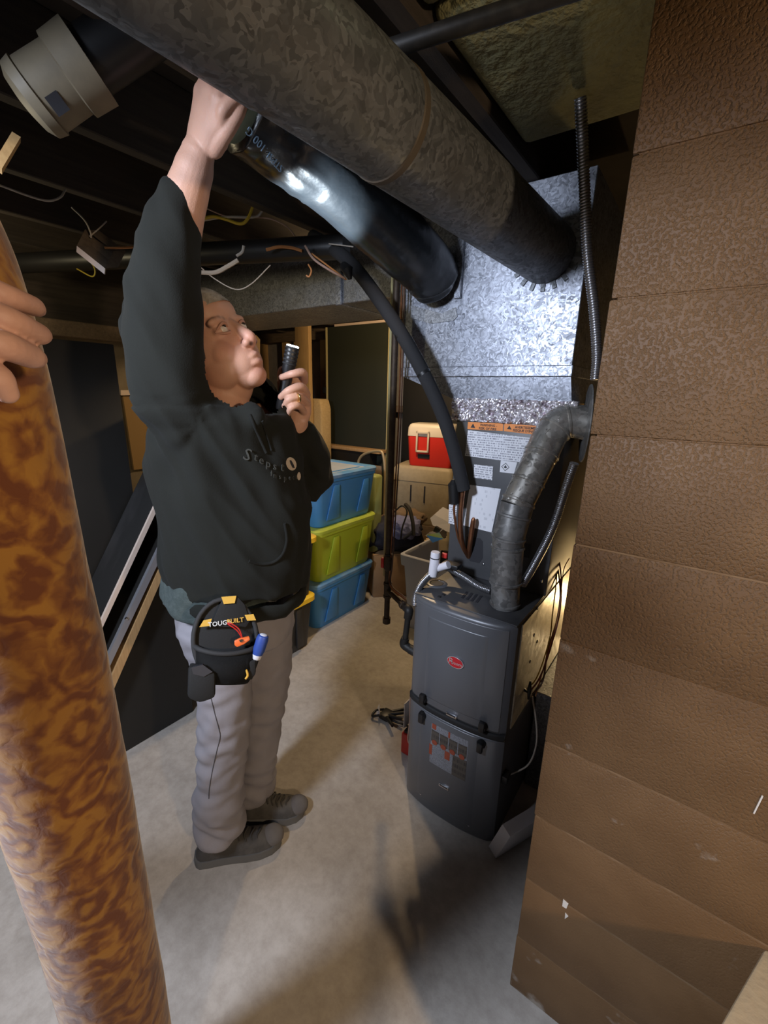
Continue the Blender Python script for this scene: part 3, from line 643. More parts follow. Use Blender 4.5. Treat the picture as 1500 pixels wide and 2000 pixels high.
# foil tape strip, crumpled
b_ = bmesh.new(); nx, nz_ = 90, 14; g = []
for j in range(nz_ + 1):
    row = []
    for i in range(nx + 1):
        x = -0.752 + 0.425 * i / nx; z = 1.450 + .078 * j / nz_ + .004 * noise.noise(Vector((x*60, 0, 3)))
        row.append(b_.verts.new((x, CYF - .006 + .010 * noise.noise(Vector((x*95, z*95, 1))) - .004*random.random(), z)))
    g.append(row)
for j in range(nz_):
    for i in range(nx): b_.faces.new((g[j][i], g[j][i+1], g[j+1][i+1], g[j+1][i]))
r_ = bmesh.ops.extrude_face_region(b_, geom=list(b_.faces))
for v in r_['geom']:
    if isinstance(v, bmesh.types.BMVert): v.co.y += .02
ft = bm_done(b_, 'foil_tape', 'foil', None); tag(ft, 'crumpled silver foil tape sealing the coil cabinet to the duct', 'foil tape')
# ------------------------------------------------ plenum
ple = thing('supply_plenum', 'large spangled galvanised box duct above the coil cabinet', 'duct', (-.66, 1.7, 1.5))
PX0, PX1, PYF = -0.972, -0.357, 1.45
box('plenum_box', (PX0, PYF, 1.632), (PX1, 1.95, 2.148), 'galv_bright', ple, 0.002, 1)
box('drive_cleat', (PX0 - .004, PYF - .005, 1.600), (PX1 + .004, 1.954, 1.634), 'galv_bright', ple, 0.002, 1)
b_ = bmesh.new()
A = [(PX0, PYF + .002, 1.602), (PX1, PYF + .002, 1.602), (PX1, 1.948, 1.602), (PX0, 1.948, 1.602)]
B = [(-.742, CYF - .002, 1.520), (-.346, CYF - .002, 1.520), (-.346, 1.932, 1.520), (-.742, 1.932, 1.520)]
va = [b_.verts.new(p) for p in A]; vb = [b_.verts.new(p) for p in B]
for k in range(4): b_.faces.new((va[k], va[(k+1) % 4], vb[(k+1) % 4], vb[k]))
b_.faces.new(va); b_.faces.new(vb)
bm_done(b_, 'tapered_collar', 'galv_bright', ple)
p = Py(905, 475, PYF); q = Py(896, 584, PYF)
box('standing_seam', (q.x - .014, PYF - .012, q.z), (q.x + .012, PYF, 2.14), 'chrome' if False else 'galv_bright', ple, 0.002, 1)
for i, (px, py) in enumerate(((888, 612), (850, 620), (812, 618))): pass
prism('sheet_patch', [Py(x, y, PYF - .004) for x, y in ((800, 595), (862, 612), (890, 600), (893, 618), (885, 626), (840, 632), (805, 622))], (0, .003, 0), 'galv_trunk', ple)
# trunk duct going left
trk = thing('trunk_duct', 'rectangular galvanised trunk duct running left below the joists', 'duct', (-1.9, 1.7, 1.9))
for a_, b__ in ((-1.36, PX0 - .005), (-2.74, -1.37)):
    box('duct_section', (a_, 1.54, 1.905), (b__, 1.95, 2.145), 'galv_trunk', trk, 0.003, 1)
box('slip_joint', (-1.385, 1.528, 1.898), (-1.352, 1.955, 2.148), 'galv_bright', trk, 0.003, 1)
# big round supply duct
dirv = Vector((.070, 1, -.034)).normalized(); e_ = Vector((-.470, 1.448, 1.950))
rd = thing('round_duct', 'big old round galvanised duct running overhead into the plenum', 'duct', e_)
def on(y): return e_ + dirv * ((y - 1.448) / dirv.y)
b0 = seam_pipe('duct_section', [on(1.448), on(0.42)], .083, 'galv_dull', rd, (), 48)
seam_pipe('duct_section', [on(0.47), on(-0.75)], .0845, 'galv_dull', rd, (), 48)
lathe('joint_ring', on(.70), dirv, [(0, .083), (.002, .0848), (.014, .0848), (.016, .083)], mat('rusty_zinc', (0.085, 0.066, 0.045), .6, .3, var=(40, (0.09, 0.075, 0.06), .4, .65)), rd, 48)
for k in range(9):
    a = math.radians(190 + k * 20); c = e_ + Vector((math.cos(a)*.092, -.002, math.sin(a)*.092))
    M = Matrix.Translation(c) @ Matrix.Rotation(-a, 4, 'Y')
    box('collar_tab', (-.012, -.002, -.006), (.012, .002, .006), 'galv_dull', rd, 0, 1, M)
# black plastic wrapped flexible duct
wd = thing('insulated_duct', 'glossy black plastic wrapped insulated duct beside the round duct', 'duct', Py(842, 530, 1.43))
path = [Py(850, 556, 1.43), Py(838, 530, 1.38), Py(800, 490, 1.25), Py(735, 428, 1.10), Py(660, 352, 0.95), Py(590, 292, 0.84), Py(520, 236, 0.745), Py(474, 200, 0.69)]
pp = crom(path, 14); b_ = bmesh.new()
rings = add_tube(b_, pp, [.088 if i > 6 else .078 + .0016*i for i in range(len(pp))], 56, True)
for i, ring in enumerate(rings):
    for v in ring:
        c = pp[i]; d_ = (v.co - c)
        wr_ = noise.noise(Vector((v.co.x*14, v.co.y*14, v.co.z*14))) * .005 + abs(noise.noise(Vector((v.co.x*34, v.co.y*16, v.co.z*34)))) * .006
        k_ = 1.0 if i > 62 else .30
        v.co = c + d_ * (1 + wr_ / .088 * k_ * 1.3)
bm_done(b_, 'plastic_wrap', 'black_wrap', wd, True)
seam_pipe('inner_pipe', [pp[-1] - (pp[-1]-pp[-2])*3, pp[-1] + (pp[-1]-pp[-2])*5], .074, mat('tape_green', (0.22, 0.30, 0.25), 0.6), wd, (), 24)
from mathutils.bvhtree import BVHTree
wm_ = [o for o in wd.children if o.name.startswith('plastic_wrap')][0].data
wbv = BVHTree.FromPolygons([v.co for v in wm_.vertices], [tuple(p.vertices) for p in wm_.polygons])
def onwrap(px, py):
    h = wbv.ray_cast(CAM, ray(px, py).normalized()); return (h[0] if h[0] is not None else Py(px, py, .8)) - ray(px, py).normalized()*.003
wa_, wb_ = onwrap(497, 268), onwrap(540, 318)
text('wrap_lettering', 'STPSL.100 G', .021, (wa_ + wb_)/2, wa_ - wb_, -R_*.76 - U_*.65, mat('print_blue', (0.22, 0.34, 0.48), .6), wd, .0004)

# ================================================================== PIPES AND WIRES BY THE FURNACE
ls = thing('refrigerant_line', 'thick black foam insulated line curving down to copper stubs at the coil', 'pipe', Py(905, 955, 1.40))
tube('foam_sleeve', [Py(610, 462, 1.30), Py(650, 485, 1.30), Py(692, 522, 1.30), Py(745, 592, 1.30), Py(790, 662, 1.31), Py(830, 735, 1.33), Py(866, 815, 1.36), Py(890, 892, 1.385), Py(906, 957, 1.40)],
     .0235, 'foam_black', ls, 16, cr=8)
tube('copper_pipe', [Py(905, 950, 1.40), Py(899, 1010, 1.405), Py(902, 1060, 1.42), Py(915, 1088, 1.465)], .0085, 'copper', ls, 10, cr=8)
tube('copper_stub', [Py(925, 1011, 1.43), Py(924, 1020, 1.432), Py(918, 1062, 1.44), Py(916, 1088, 1.465)], [.004, .0095, .0095, .0095], 'copper', ls, 10, cr=8)
tube('copper_pipe', [Py(888, 985, 1.40), Py(887, 1000, 1.405), Py(895, 1050, 1.42), Py(913, 1088, 1.465)], .0045, 'copper', ls, 8, cr=8)
lathe('filter_drier', Py(888, 985, 1.395), (Py(886, 935, 1.39) - Py(888, 985, 1.395)), [(0, .008), (.006, .020), (.075, .021), (.085, .012), (.092, .007)], 'black_plastic', ls, 18)
tube('tie_band', [Py(783, 652, 1.31) , Py(786, 658, 1.31)], .0245, 'black_plastic', ls, 16); tube('tie_band', [Py(826, 727, 1.328), Py(829, 732, 1.33)], .0246, 'black_plastic', ls, 16)
tube('tie_knot', [Py(672, 520, 1.28), Py(680, 528, 1.27), Py(684, 546, 1.28)], [.016, .019, .006], 'black_plastic', ls, 10)

gp = thing('gas_pipe', 'rusty iron gas drop with drip leg teed over to the furnace', 'pipe', Py(757, 1150, 1.40))
GY = 1.40; tee = Py(757, 1152, GY); gx = tee.x
dl = Py(752, 1213, GY)
tube('riser', [(gx - .002, GY, tee.z), (gx + .004, GY, 2.14)], .0125, 'rusty_iron', gp, 14)
tube('drip_leg', [(gx, GY, tee.z), (gx - .001, GY, dl.z)], .0120, 'rusty_iron', gp, 14)
lathe('cap', (gx - .001, GY, dl.z - .008), (0, 0, 1), [(0, .013), (.003, .017), (.028, .0175), (.030, .014)], 'rusty_iron', gp, 16)
lathe('tee', (gx, GY, tee.z - .035), (0, 0, 1), [(0, .0175), (.010, .0185), (.012, .016), (.058, .016), (.060, .0185), (.070, .0175)], 'rusty_iron', gp, 18)
el = Vector((-0.805, 1.30, tee.z + .002)); lo_ = Vector((-0.815, 1.295, 0.578))
tube('branch', [(gx, GY, tee.z), el], .0115, 'rusty_iron', gp, 12)
lathe('union', Vector((gx, GY, tee.z)).lerp(el, .70), (el - Vector((gx, GY, tee.z))), [(0, .014), (.003, .018), (.016, .018), (.020, .014)], 'rusty_iron', gp, 8, False)
tube('elbow', [Vector((gx, GY, tee.z)).lerp(el, .86), el, el + (lo_ - el)*.22], [.0165, .018, .0165], 'black_iron', gp, 14, cr=6)
tube('drop', [el, lo_], .0115, 'black_iron', gp, 12)
tube('elbow', [lo_ + (el - lo_)*.2, lo_, Vector((-.775, 1.295, .566))], [.0165, .019, .0165], 'black_iron', gp, 14, cr=6)
tube('inlet', [Vector((-.79, 1.295, .568)), Vector((-.722, 1.295, .560))], .0185, 'black_iron', gp, 12)
vz = Py(758, 1098, GY); vl = lathe('valve_body', (gx, GY, vz.z - .035), (0, 0, 1), [(0, .014), (.006, .018), (.030, .019), (.060, .018), (.066, .014)], 'rusty_iron', gp, 16)
box('valve_handle', (gx - .032, GY - .012, vz.z - .030), (gx - .016, GY + .006, vz.z + .016), 'red_plastic', vl, 0.004)
for px, py in ((757, 1083),): lathe('pipe_clip', (gx, GY, Py(px, py, GY).z), (0, 0, 1), [(0, .0165), (.004, .0165)], 'black_iron', gp, 14)
for i, (dx, m_, l_) in enumerate(((.024, 'copper', 'thin copper line strapped beside the iron gas pipe'), (.034, 'wire_brown', 'thin brown control cable hanging beside the gas pipe'))):
    o = tube('control_line', [(gx + dx, GY - .004, 2.10), (gx + dx + .003, GY + .004, 1.5), (gx + dx - .004, GY, 1.1), (gx + dx - .010, GY - .004, .86), (gx + .022 + .004*i, GY - .012, tee.z + .03 + .008*i), el + Vector((-.03, .02, .028 + .008*i))], .0032, m_, None, 6, cr=8)
    tag(o, l_, 'cable')
o = tube('door_edge_pipe', [(gx - .030, GY + .02, 2.14), (gx - .034, GY + .02, tee.z + .05)], .0055, 'door_edge', None, 8); tag(o, 'thin cream pipe standing just left of the gas pipe', 'pipe')
# armoured conduits
o = flex('armoured_cable', [topp(813, 1164) + Vector((-.016, .02, -.05)), topp(814, 1160) + Vector((-.014, .02, -.01)), topp(822, 1150) + Vector((0, .03, .028)), topp(850, 1143) + Vector((0, .05, .055)), topp(885, 1152) + Vector((0, .05, .042)), topp(925, 1163) + Vector((0, .03, .026)), topp(958, 1166) + Vector((0, 0, .022))], .0135, 'steel_flex', None)
tag(o, 'ribbed steel conduit looping across the furnace top', 'conduit')
o = flex('armoured_cable', [Py(1020, 1143, 1.34), Py(1045, 1100, 1.34), Py(1080, 1030, 1.33), Py(1108, 945, 1.32), Py(1122, 905, 1.31)], .0130, 'steel_flex', None)
tag(o, 'ribbed steel conduit slanting from the flue plate down behind the flue', 'conduit')
o = flex('armoured_cable', [Py(1163, 742, 1.27), Py(1166, 690, 1.27), Py(1160, 600, 1.25), Py(1148, 500, 1.23), Py(1142, 380, 1.20), Py(1138, 290, 1.17), Vector((Py(1133, 195, 1.14).x, 1.14, 2.15))], .0130, 'steel_flex', None)
tag(o, 'ribbed steel conduit hanging vertically beside the chimney edge', 'conduit')
# condensate trap
pv = thing('condensate_trap', 'white plastic condensate pipe with elbow and black trap', 'pipe', topp(845, 1120))
a_ = Py(851, 1078, 1.30); b__ = Py(845, 1124, 1.30)
lathe('riser', b__, a_ - b__, [(0, .017), ((a_-b__).length - .004, .017), ((a_-b__).length, .015)], 'pvc_white', pv, 20)
tube('elbow', [Py(850, 1112, 1.31), Py(864, 1107, 1.31), Py(876, 1103, 1.31)], [.012, .0135, .014], 'pvc_white', pv, 16, cr=5)
box('trap', Py(872, 1092, 1.36), Py(893, 1116, 1.32), 'black_plastic', pv, 0.004); box('red_cap', Py(865, 1078, 1.34), Py(872, 1092, 1.33), 'red_plastic', pv, 0.003)
tube('print_band', [b__ + (a_-b__)*.74 , b__ + (a_-b__)*.78], .0173, 'ink', pv, 20)
# left-hand wires, pump, splitter
for i, (m_, dx, lb_) in enumerate((('wire_tan', 0, 'pinkish low-voltage cable hanging beside the furnace, leftmost strand'), ('wire_tan', .006, 'pinkish low-voltage cable hanging against the furnace side, middle strand'), ('wire_brown', .013, 'thin dark wire bowing out beside the furnace'))):
    a_ = Vector((-.745 + dx*.4, 1.29, .548)); 
    o = tube('furnace_wire', [a_, a_ + Vector((-.016 + dx*1.4, 0, -.09)), a_ + Vector((-.028 + dx*1.2, .0, -.20)), a_ + Vector((-.026 + dx, 0, -.31)), a_ + Vector((-.030 + dx, .0, -.40)), a_ + Vector((-.006, 0, -.43))], .0040 if i < 2 else .0018, m_, None, 8, cr=8); tag(o, lb_, 'cable')
pu = thing('condensate_pump', 'red based condensate pump tucked beside the furnace foot', 'pump', (-.79, 1.42, 0))
box('base', (-.845, 1.345, 0), (-.735, 1.52, .105), 'red_plastic', pu, 0.006)
box('gasket', (-.836, 1.352, .105), (-.735, 1.515, .118), 'black_rubber', pu, 0.003)
box('housing', (-.828, 1.38, .118), (-.735, 1.51, .175), 'filter_grey', pu, 0.004)
box('backplate', (-.842, 1.50, .105), (-.735, 1.512, .262), 'tool_white', pu, 0.003); box('clear_panel', (-.845, 1.36, .118), (-.841, 1.50, .245), 'tool_white', pu)
es = thing('cord_splitter', 'black multi-outlet cord splitter with paper tag on the floor', 'cord', Pz(765, 1395, 0.02))
s0 = Pz(745, 1393, .03); 
box('splitter_body', (s0.x - .010, s0.y - .014, .004), (s0.x + .045, s0.y + .05, .032), 'black_plastic', es, 0.008)
for k in range(4):
    a_ = s0 + Vector((.035, .045 - .016*k, -.006)); dv_ = Vector((.62 - .04*k, .75 - .36*k, .12)).normalized()
    t_ = tube('plug_lead', [a_, a_ + dv_*.035, a_ + dv_*.075], [.010, .0085, .007], 'black_plastic', es, 10); 
tube('cord', [s0 + Vector((.03, .0, -.01)), s0 + Vector((.10, .02, -.02)), Vector((-.86, 1.52, .02)), Vector((-.77, 1.53, .3)), Vector((-.735, 1.50, .42))], .005, 'black_plastic', es, 8, cr=8)
tube('hanging_loop', [s0 + Vector((-.006, .03, 0)), s0 + Vector((-.040, .01, -.012)), s0 + Vector((-.034, -.028, -.014)), s0 + Vector((.004, -.012, 0))], .006, 'black_plastic', es, 8, cr=6)
prism('paper_tag', [Pz(732, 1402, .002), Pz(744, 1403, .002), Pz(741, 1394, .05), Pz(741, 1374, .035), Pz(738, 1380, .03)], (0, .001, .001), 'paper', es)
# right-hand wires and return box, filter, board added for a bright patch
rb = thing('return_box', 'dull galvanised return box standing right of the furnace', 'duct', (-.2, 1.75, 0))
box('shell', (-.350, 1.52, 0.0), (-.02, 1.96, .43), 'galv_trunk', rb, 0.004, 1); box('flange', (-.352, 1.512, .425), (-.01, 1.968, .450), 'galv_bright', rb, 0.002, 1)
wv = box('bright_patch_board', (-.66, 2.44, .0), (-.12, 2.47, .80), 'bright_patch_board', None, 0.003); tag(wv, 'added white board making a bright patch behind the return box', 'board')  # board added to catch the corner bulb and show a bright patch
wset = [('wire_yellow', [(1086, 1078, 1.62), (1087, 1130, 1.58), (1079, 1200, 1.52), (1073, 1250, 1.46), (1050, 1320, 1.40), (1030, 1345, 1.36)], 'yellow thermostat wire hanging behind the furnace right side', .0022),
        ('wire_red', [(1090, 1080, 1.62), (1096, 1130, 1.58), (1094, 1190, 1.52), (1080, 1250, 1.46), (1056, 1320, 1.40), (1034, 1352, 1.36)], 'dark red thermostat wire hanging behind the furnace right side', .0028),
        ('wire_brown', [(1084, 1074, 1.62), (1094, 1150, 1.58), (1088, 1210, 1.52), (1070, 1270, 1.46), (1060, 1330, 1.40), (1040, 1356, 1.36)], 'brown thermostat wire hanging behind the furnace right side', .0030),
        ('wire_orange', [(1112, 1090, 1.60), (1100, 1118, 1.58), (1091, 1200, 1.50), (1066, 1290, 1.44), (1050, 1345, 1.38), (1046, 1360, 1.36)], 'orange wire joining the bundle near the chimney edge', .0018),
        ('wire_white', [(1040, 1360, 1.37), (1048, 1420, 1.37), (1046, 1460, 1.36), (1030, 1495, 1.33), (990, 1516, 1.30)], 'pale cable looping down to the lower right of the furnace', .0030)]
for m_, pts, l_, r_ in wset:
    o = tube('thermostat_wire', [Py(*p) for p in pts], r_, m_, None, 7, cr=8); tag(o, l_, 'wire')
wc = thing('wire_connector', 'cluster of black wire connectors at the end of the wire bundle', 'connector', Py(1025, 1350, 1.36))
for a_, b__ in (((1015, 1365), (1022, 1320)), ((1008, 1335), (1030, 1352)), ((1012, 1372), (1016, 1345)), ((1032, 1365), (1036, 1330)), ((1005, 1352), (1020, 1340))):
    tube('splice', [Py(*a_, 1.36), Py((a_[0]+b__[0])/2, (a_[1]+b__[1])/2, 1.35), Py(*b__, 1.36)], [.004, .008, .003], 'black_plastic', wc, 8)
p = Px(985, 1516, X1 + .004); o = box('junction_fitting', (X1 + .0005, p.y - .02, p.z - .016), (X1 + .02, p.y + .02, p.z + .016), 'black_plastic', None, 0.003); tag(o, 'small black cable fitting on the lower furnace side', 'fitting')
fa = Pz(968, 1678, 0.0); fb = Pz(1062, 1560, 0.0)
fil = thing('air_filter', 'white framed air filter leaning on the floor by the furnace', 'filter', fa)
d_ = Vector((.42, .90, 0)).normalized(); nrm = Vector((-.86, .40, .30)).normalized(); up_ = d_.cross(nrm).normalized(); up_ = up_ if up_.z > 0 else -up_
base_ = fa + Vector((0, 0, .002))
prism('frame', [base_, base_ + d_*.34, base_ + d_*.34 + up_*.16, base_ + up_*.16], nrm*.040, 'filter_white', fil, 0.002)
prism('media', [base_ + d_*.02 + up_*.02 + nrm*.0402, base_ + d_*.32 + up_*.02 + nrm*.0402, base_ + d_*.32 + up_*.14 + nrm*.0402, base_ + d_*.02 + up_*.14 + nrm*.0402], nrm*.001, 'filter_grey', fil)

# ================================================================== CEILING CLUTTER
pc = thing('pvc_coupling', 'tan plastic pipe coupling at the upper left by the joists', 'pipe fitting', C(110, 160, .80))
cA = C(60, 200, .80); cB = C(176, 122, .80); ax = (cB - cA).normalized(); L_ = (cB - cA).length
lathe('coupling', cA, ax, [(-.012, .020), (-.008, .042), (.002, .057), (.020, .060), (.022, .056), (L_*.62, .055), (L_*.64, .062), (L_, .064), (L_ + .001, .052), (L_*.7, .050)], 'pvc_tan', pc, 36)
lathe('black_pipe', cB - ax*.02, ax, [(0, .049), (.30, .049)], 'black_plastic', pc, 28)
q = cA + ax*(L_*.30); off = (CAM - q).normalized(); off = (off - ax*off.dot(ax)).normalized(); sd = ax.cross(off)
pcl = prism('size_label', [q + off*.0565 + sd*.004 - ax*.010, q + off*.0565 + sd*.032 - ax*.010, q + off*.054 + sd*.032 + ax*.014, q + off*.0565 + sd*.004 + ax*.014], off*.001, 'ink', pc)
jb = thing('junction_box', 'open metal junction box dangling from the joists on its wires', 'electrical box', G(185, 490, 1.45))
c_ = [G(150, 480, 1.42), G(205, 524, 1.42), G(222, 490, 1.52), G(166, 448, 1.52)]
ext = HEAD*.07 + Vector((0, 0, .02))
b_ = bmesh.new()
vs_ = [b_.verts.new(p) for p in c_]; ve_ = [b_.verts.new(p + ext) for p in c_]
for k in range(4): b_.faces.new((vs_[k], vs_[(k+1) % 4], ve_[(k+1) % 4], ve_[k]))
b_.faces.new(ve_)
bm_done(b_, 'box_shell', 'old_wood', jb)
dd_ = (c_[1] - c_[0]); nn_ = Vector((0, 0, -.016))
prism('bright_rim', [c_[0], c_[1], c_[1] + nn_ + RGT*-.004, c_[0] + nn_ + RGT*-.004], HEAD*.004, 'white_edge', jb)
def wire(pts, r, m_, l_, name='ceiling_wire'):
    o = tube(name, [G(*p) for p in pts], r, m_, None, 7, cr=8); tag(o, l_, 'wire'); return o
wire([(140, 405, 1.5), (165, 430, 1.5), (176, 452, 1.5), (178, 465, 1.5)], .0022, 'wire_white', 'short pale wire the junction box hangs from')
wire([(208, 432, 1.55), (195, 445, 1.53), (175, 462, 1.5)], .0020, 'wire_white', 'second short wire from the joist to the junction box')
wire([(205, 484, 1.5), (240, 484, 1.55), (300, 480, 1.7)], .0035, 'wire_orange', 'orange cable leaving the junction box to the right')
wire([(0, 362, 1.3), (60, 384, 1.35), (95, 392, 1.36), (118, 385, 1.38), (128, 370, 1.4)], .0028, 'wire_white', 'pale cable sagging below the far left joist')
wire([(170, 503, 1.48), (185, 525, 1.46), (180, 540, 1.46), (150, 525, 1.46)], .0020, 'wire_yellow', 'short loose yellow wire tail under the junction box')
wire([(498, 338, 1.75), (499, 370, 1.75), (493, 405, 1.75), (482, 430, 1.75), (468, 437, 1.75), (440, 428, 1.75), (415, 423, 1.75), (388, 430, 1.75)], .0052, 'wire_yellow', 'yellow cable looping down left of the black wrapped duct')
wire([(508, 340, 1.78), (518, 365, 1.78), (520, 392, 1.78), (510, 415, 1.78), (495, 424, 1.78), (440, 424, 1.78), (385, 432, 1.78)], .0042, 'wire_white', 'pale grey cable looping beside the yellow cable')
wire([(395, 404, 1.8), (450, 424, 1.8), (520, 426, 1.8), (560, 443, 1.8), (580, 468, 1.8)], .0024, 'wire_tan', 'thin brownish wire arching toward the trunk duct')
wire([(388, 532, 1.7), (420, 532, 1.7), (445, 520, 1.7), (465, 508, 1.7)], .0075, 'wire_white', 'pale flat cable emerging right of the raised sleeve')
wire([(462, 500, 1.7), (473, 492, 1.7), (476, 480, 1.7)], .0050, 'wire_white', 'short curl of white cable end')
wire([(384, 515, 1.7), (420, 545, 1.7), (460, 565, 1.7), (490, 555, 1.7), (528, 518, 1.7)], .0020, 'wire_white', 'thin grey wire sagging in a loop above the trunk duct')
wire([(520, 488, 1.75), (545, 482, 1.75), (570, 484, 1.75), (590, 490, 1.75)], .0055, 'wire_orange', 'orange-brown cable lying across the joists')
wire([(596, 480, 1.7), (612, 505, 1.68), (640, 525, 1.65), (675, 545, 1.62)], .0040, 'wire_tan', 'pinkish cable running into the tied black line')
wire([(608, 495, 1.7), (635, 515, 1.68), (655, 530, 1.65), (676, 546, 1.62)], .0028, 'wire_orange', 'thin orange cable running into the tied black line')
wire([(602, 516, 1.7), (608, 528, 1.7), (604, 540, 1.7), (598, 538, 1.7)], .0030, 'wire_orange', 'tiny hooked orange wire end above the trunk duct')
wire([(642, 476, 1.7), (690, 482, 1.7)], .0022, 'wire_white', 'straight pale wire end beside the black wrapped duct')
o = tube('drain_pipe', [Vector((-2.7, .75, 2.06)), Vector((-1.9, 1.05, 2.05)), Vector((-1.15, 1.33, 2.04))], .040, 'black_plastic', None, 18); tag(o, 'black drain pipe slung under the joists on the left', 'pipe')
b1 = tube('lumber_brace', [G(-5, 330, .9), G(32, 268, .95)], .009, 'stud_wood', None, 4, False); tag(b1, 'short wood brace between joists at the far left edge', 'brace')
lp = prism('ceiling_beam', [(-1.10, 1.98, 1.98), (-2.74, 1.98, 1.98), (-2.74, 1.98, 2.148), (-1.10, 1.98, 2.148)], (0, .14, 0), 'old_wood', None); tag(lp, 'old timber beam running behind the trunk duct', 'beam')
ps = box('wood_post', (Py(574, 640, 2.06).x, 2.02, 1.38), (Py(612, 640, 2.06).x, 2.10, 1.98), 'stud_wood', None, 0.003); 
COL.objects.unlink(ps); bpy.data.objects.remove(ps)

# ================================================================== STORAGE CORNER
def rrect(hx, hy, r, n=5):
    pts = []
    for cx, cy, a0 in ((hx-r, hy-r, 0), (-hx+r, hy-r, 90), (-hx+r, -hy+r, 180), (hx-r, -hy+r, 270)):
        for k in range(n+1):
            a = math.radians(a0 + 90*k/n); pts.append((cx + r*math.cos(a), cy + r*math.sin(a)))
    return pts
def loft(bm, secs, capb=True, capt=True):
    rings = [[bm.verts.new((x, y, z)) for x, y in pts] for z, pts in secs]
    n = len(rings[0])
    for i in range(len(rings)-1):
        for k in range(n): bm.faces.new((rings[i][k], rings[i][(k+1) % n], rings[i+1][(k+1) % n], rings[i+1][k]))
    if capb: bm.faces.new(list(reversed(rings[0])))
    if capt: bm.faces.new(rings[-1])
    return rings
def place(objs, loc, rz):
    M = Matrix.Translation(loc) @ Matrix.Rotation(rz, 4, 'Z')
    for o in objs: o.data.transform(M)
def tote(label, loc, L=.625, W=.475, Hh=.35, body='tote_blue', lid='tote_bluelid', rz=0, group='rounded lidded storage totes', top=None, rim=.0):
    t = thing('storage_tote', label, 'tote', loc, group); os_ = []
    b = bmesh.new()
    loft(b, [(0.0, rrect(W*.41, L*.42, .05)), (.012, rrect(W*.425, L*.435, .055)), (Hh - .045, rrect(W*.475, L*.48, .05)), (Hh - .045, rrect(W*.49, L*.492, .05)), (Hh - .02, rrect(W*.49, L*.492, .05))])
    o = bm_done(b, 'tub', body, t, True, 40); os_.append(o)
    # hand recess ribs on the long sides: proud tapered panels
    for sx in (1, -1):
        for yy in (-.16, .14):
            w0, w1 = .045, .075
            z0_, z1_ = .04, Hh - .07
            def xs(z): return sx * (W*.425 + (W*.475 - W*.425) * z / (Hh - .045))
            pts = [(xs(z0_) , yy - w0, z0_), (xs(z0_), yy + w1, z0_), (xs(z1_), yy + w1 - .015, z1_), (xs(z1_), yy + .01, z1_)]
            p_ = prism('moulded_rib', pts, (sx*.010, 0, 0), body, o, 0.004); os_.append(p_)
    b = bmesh.new()
    loft(b, [(Hh - .026, rrect(W*.497, L*.498, .055)), (Hh - .006, rrect(W*.502, L*.502, .055)), (Hh + .002, rrect(W*.488, L*.490, .05)), (Hh + .002, rrect(W*.40, L*.41, .04)), (Hh - .006, rrect(W*.385, L*.40, .04))])
    l_ = bm_done(b, 'lid', lid, t, True, 40); os_.append(l_)
    b = bmesh.new(); loft(b, [(Hh - .0058, rrect(W*.38, L*.395, .04)), (Hh - .004, rrect(W*.375, L*.39, .04))]); os_.append(bm_done(b, 'lid_panel', top or lid, l_))
    if top:
        for sx in (1, -1): os_.append(box('lid_groove', (sx*W*.30 - .008, -L*.32, Hh - .004), (sx*W*.30 + .008, L*.32, Hh - .001), 'tote_blue', l_, .001, 1))
    place(os_, loc, rz); return t
tx, ty = -2.055, 2.12
tote('blue lidded storage tote standing on the floor under the green tote', (tx, ty, 0), Hh=.335)
tote('lime green lidded storage tote in the middle of the stack', (tx + .01, ty + .01, .337), Hh=.365, body='tote_green', lid='tote_limedim')
tote('blue lidded storage tote with dusty lid on top of the stack', (tx + .005, ty + .02, .705), Hh=.335, top='lid_dusty')
def ytote(label, loc, L=.78, W=.50, Hh=.345):
    t = thing('storage_tote', label, 'tote', loc, 'black and yellow heavy-duty totes'); os_ = []
    b = bmesh.new(); loft(b, [(0, rrect(W*.42, L*.44, .03, 3)), (Hh - .05, rrect(W*.46, L*.47, .03, 3)), (Hh - .03, rrect(W*.46, L*.47, .03, 3))]); os_.append(bm_done(b, 'tub', 'tote_black', t, True, 40))
    for sy in (-1, 1):
        for k in (-.10, .10): os_.append(box('rib', (k - .02, sy*L*.455, .03), (k + .02, sy*(L*.455 + .012), Hh - .06), 'tote_black', os_[0], .004))
    for k in (-.25, 0, .25): os_.append(box('rib', (W*.44, k - .025, .03), (W*.44 + .014, k + .025, Hh - .06), 'tote_black', os_[0], .004))
    b = bmesh.new(); loft(b, [(Hh - .035, rrect(W*.5, L*.5, .05, 3)), (Hh - .008, rrect(W*.5, L*.5, .05, 3)), (Hh, rrect(W*.475, L*.485, .045, 3)), (Hh, rrect(W*.40, L*.42, .03, 3)), (Hh - .018, rrect(W*.385, L*.41, .03, 3))]); l_ = bm_done(b, 'lid', 'tote_yellow', t, True, 40); os_.append(l_)
    for sy in (-1, 1): os_.append(box('lock_slot', (W*.445, sy*L*.30 - .025, Hh - .001), (W*.455, sy*L*.30 + .025, Hh + .001), 'ink', l_))
    place(os_, loc, 0); return t
ytote('black tote with yellow lid on the floor beside the blue totes', (-1.995, 1.365, 0), Hh=.345)
ytote('black tote with yellow lid stacked on the other yellow-lidded tote', (-1.985, 1.38, .347), Hh=.372)

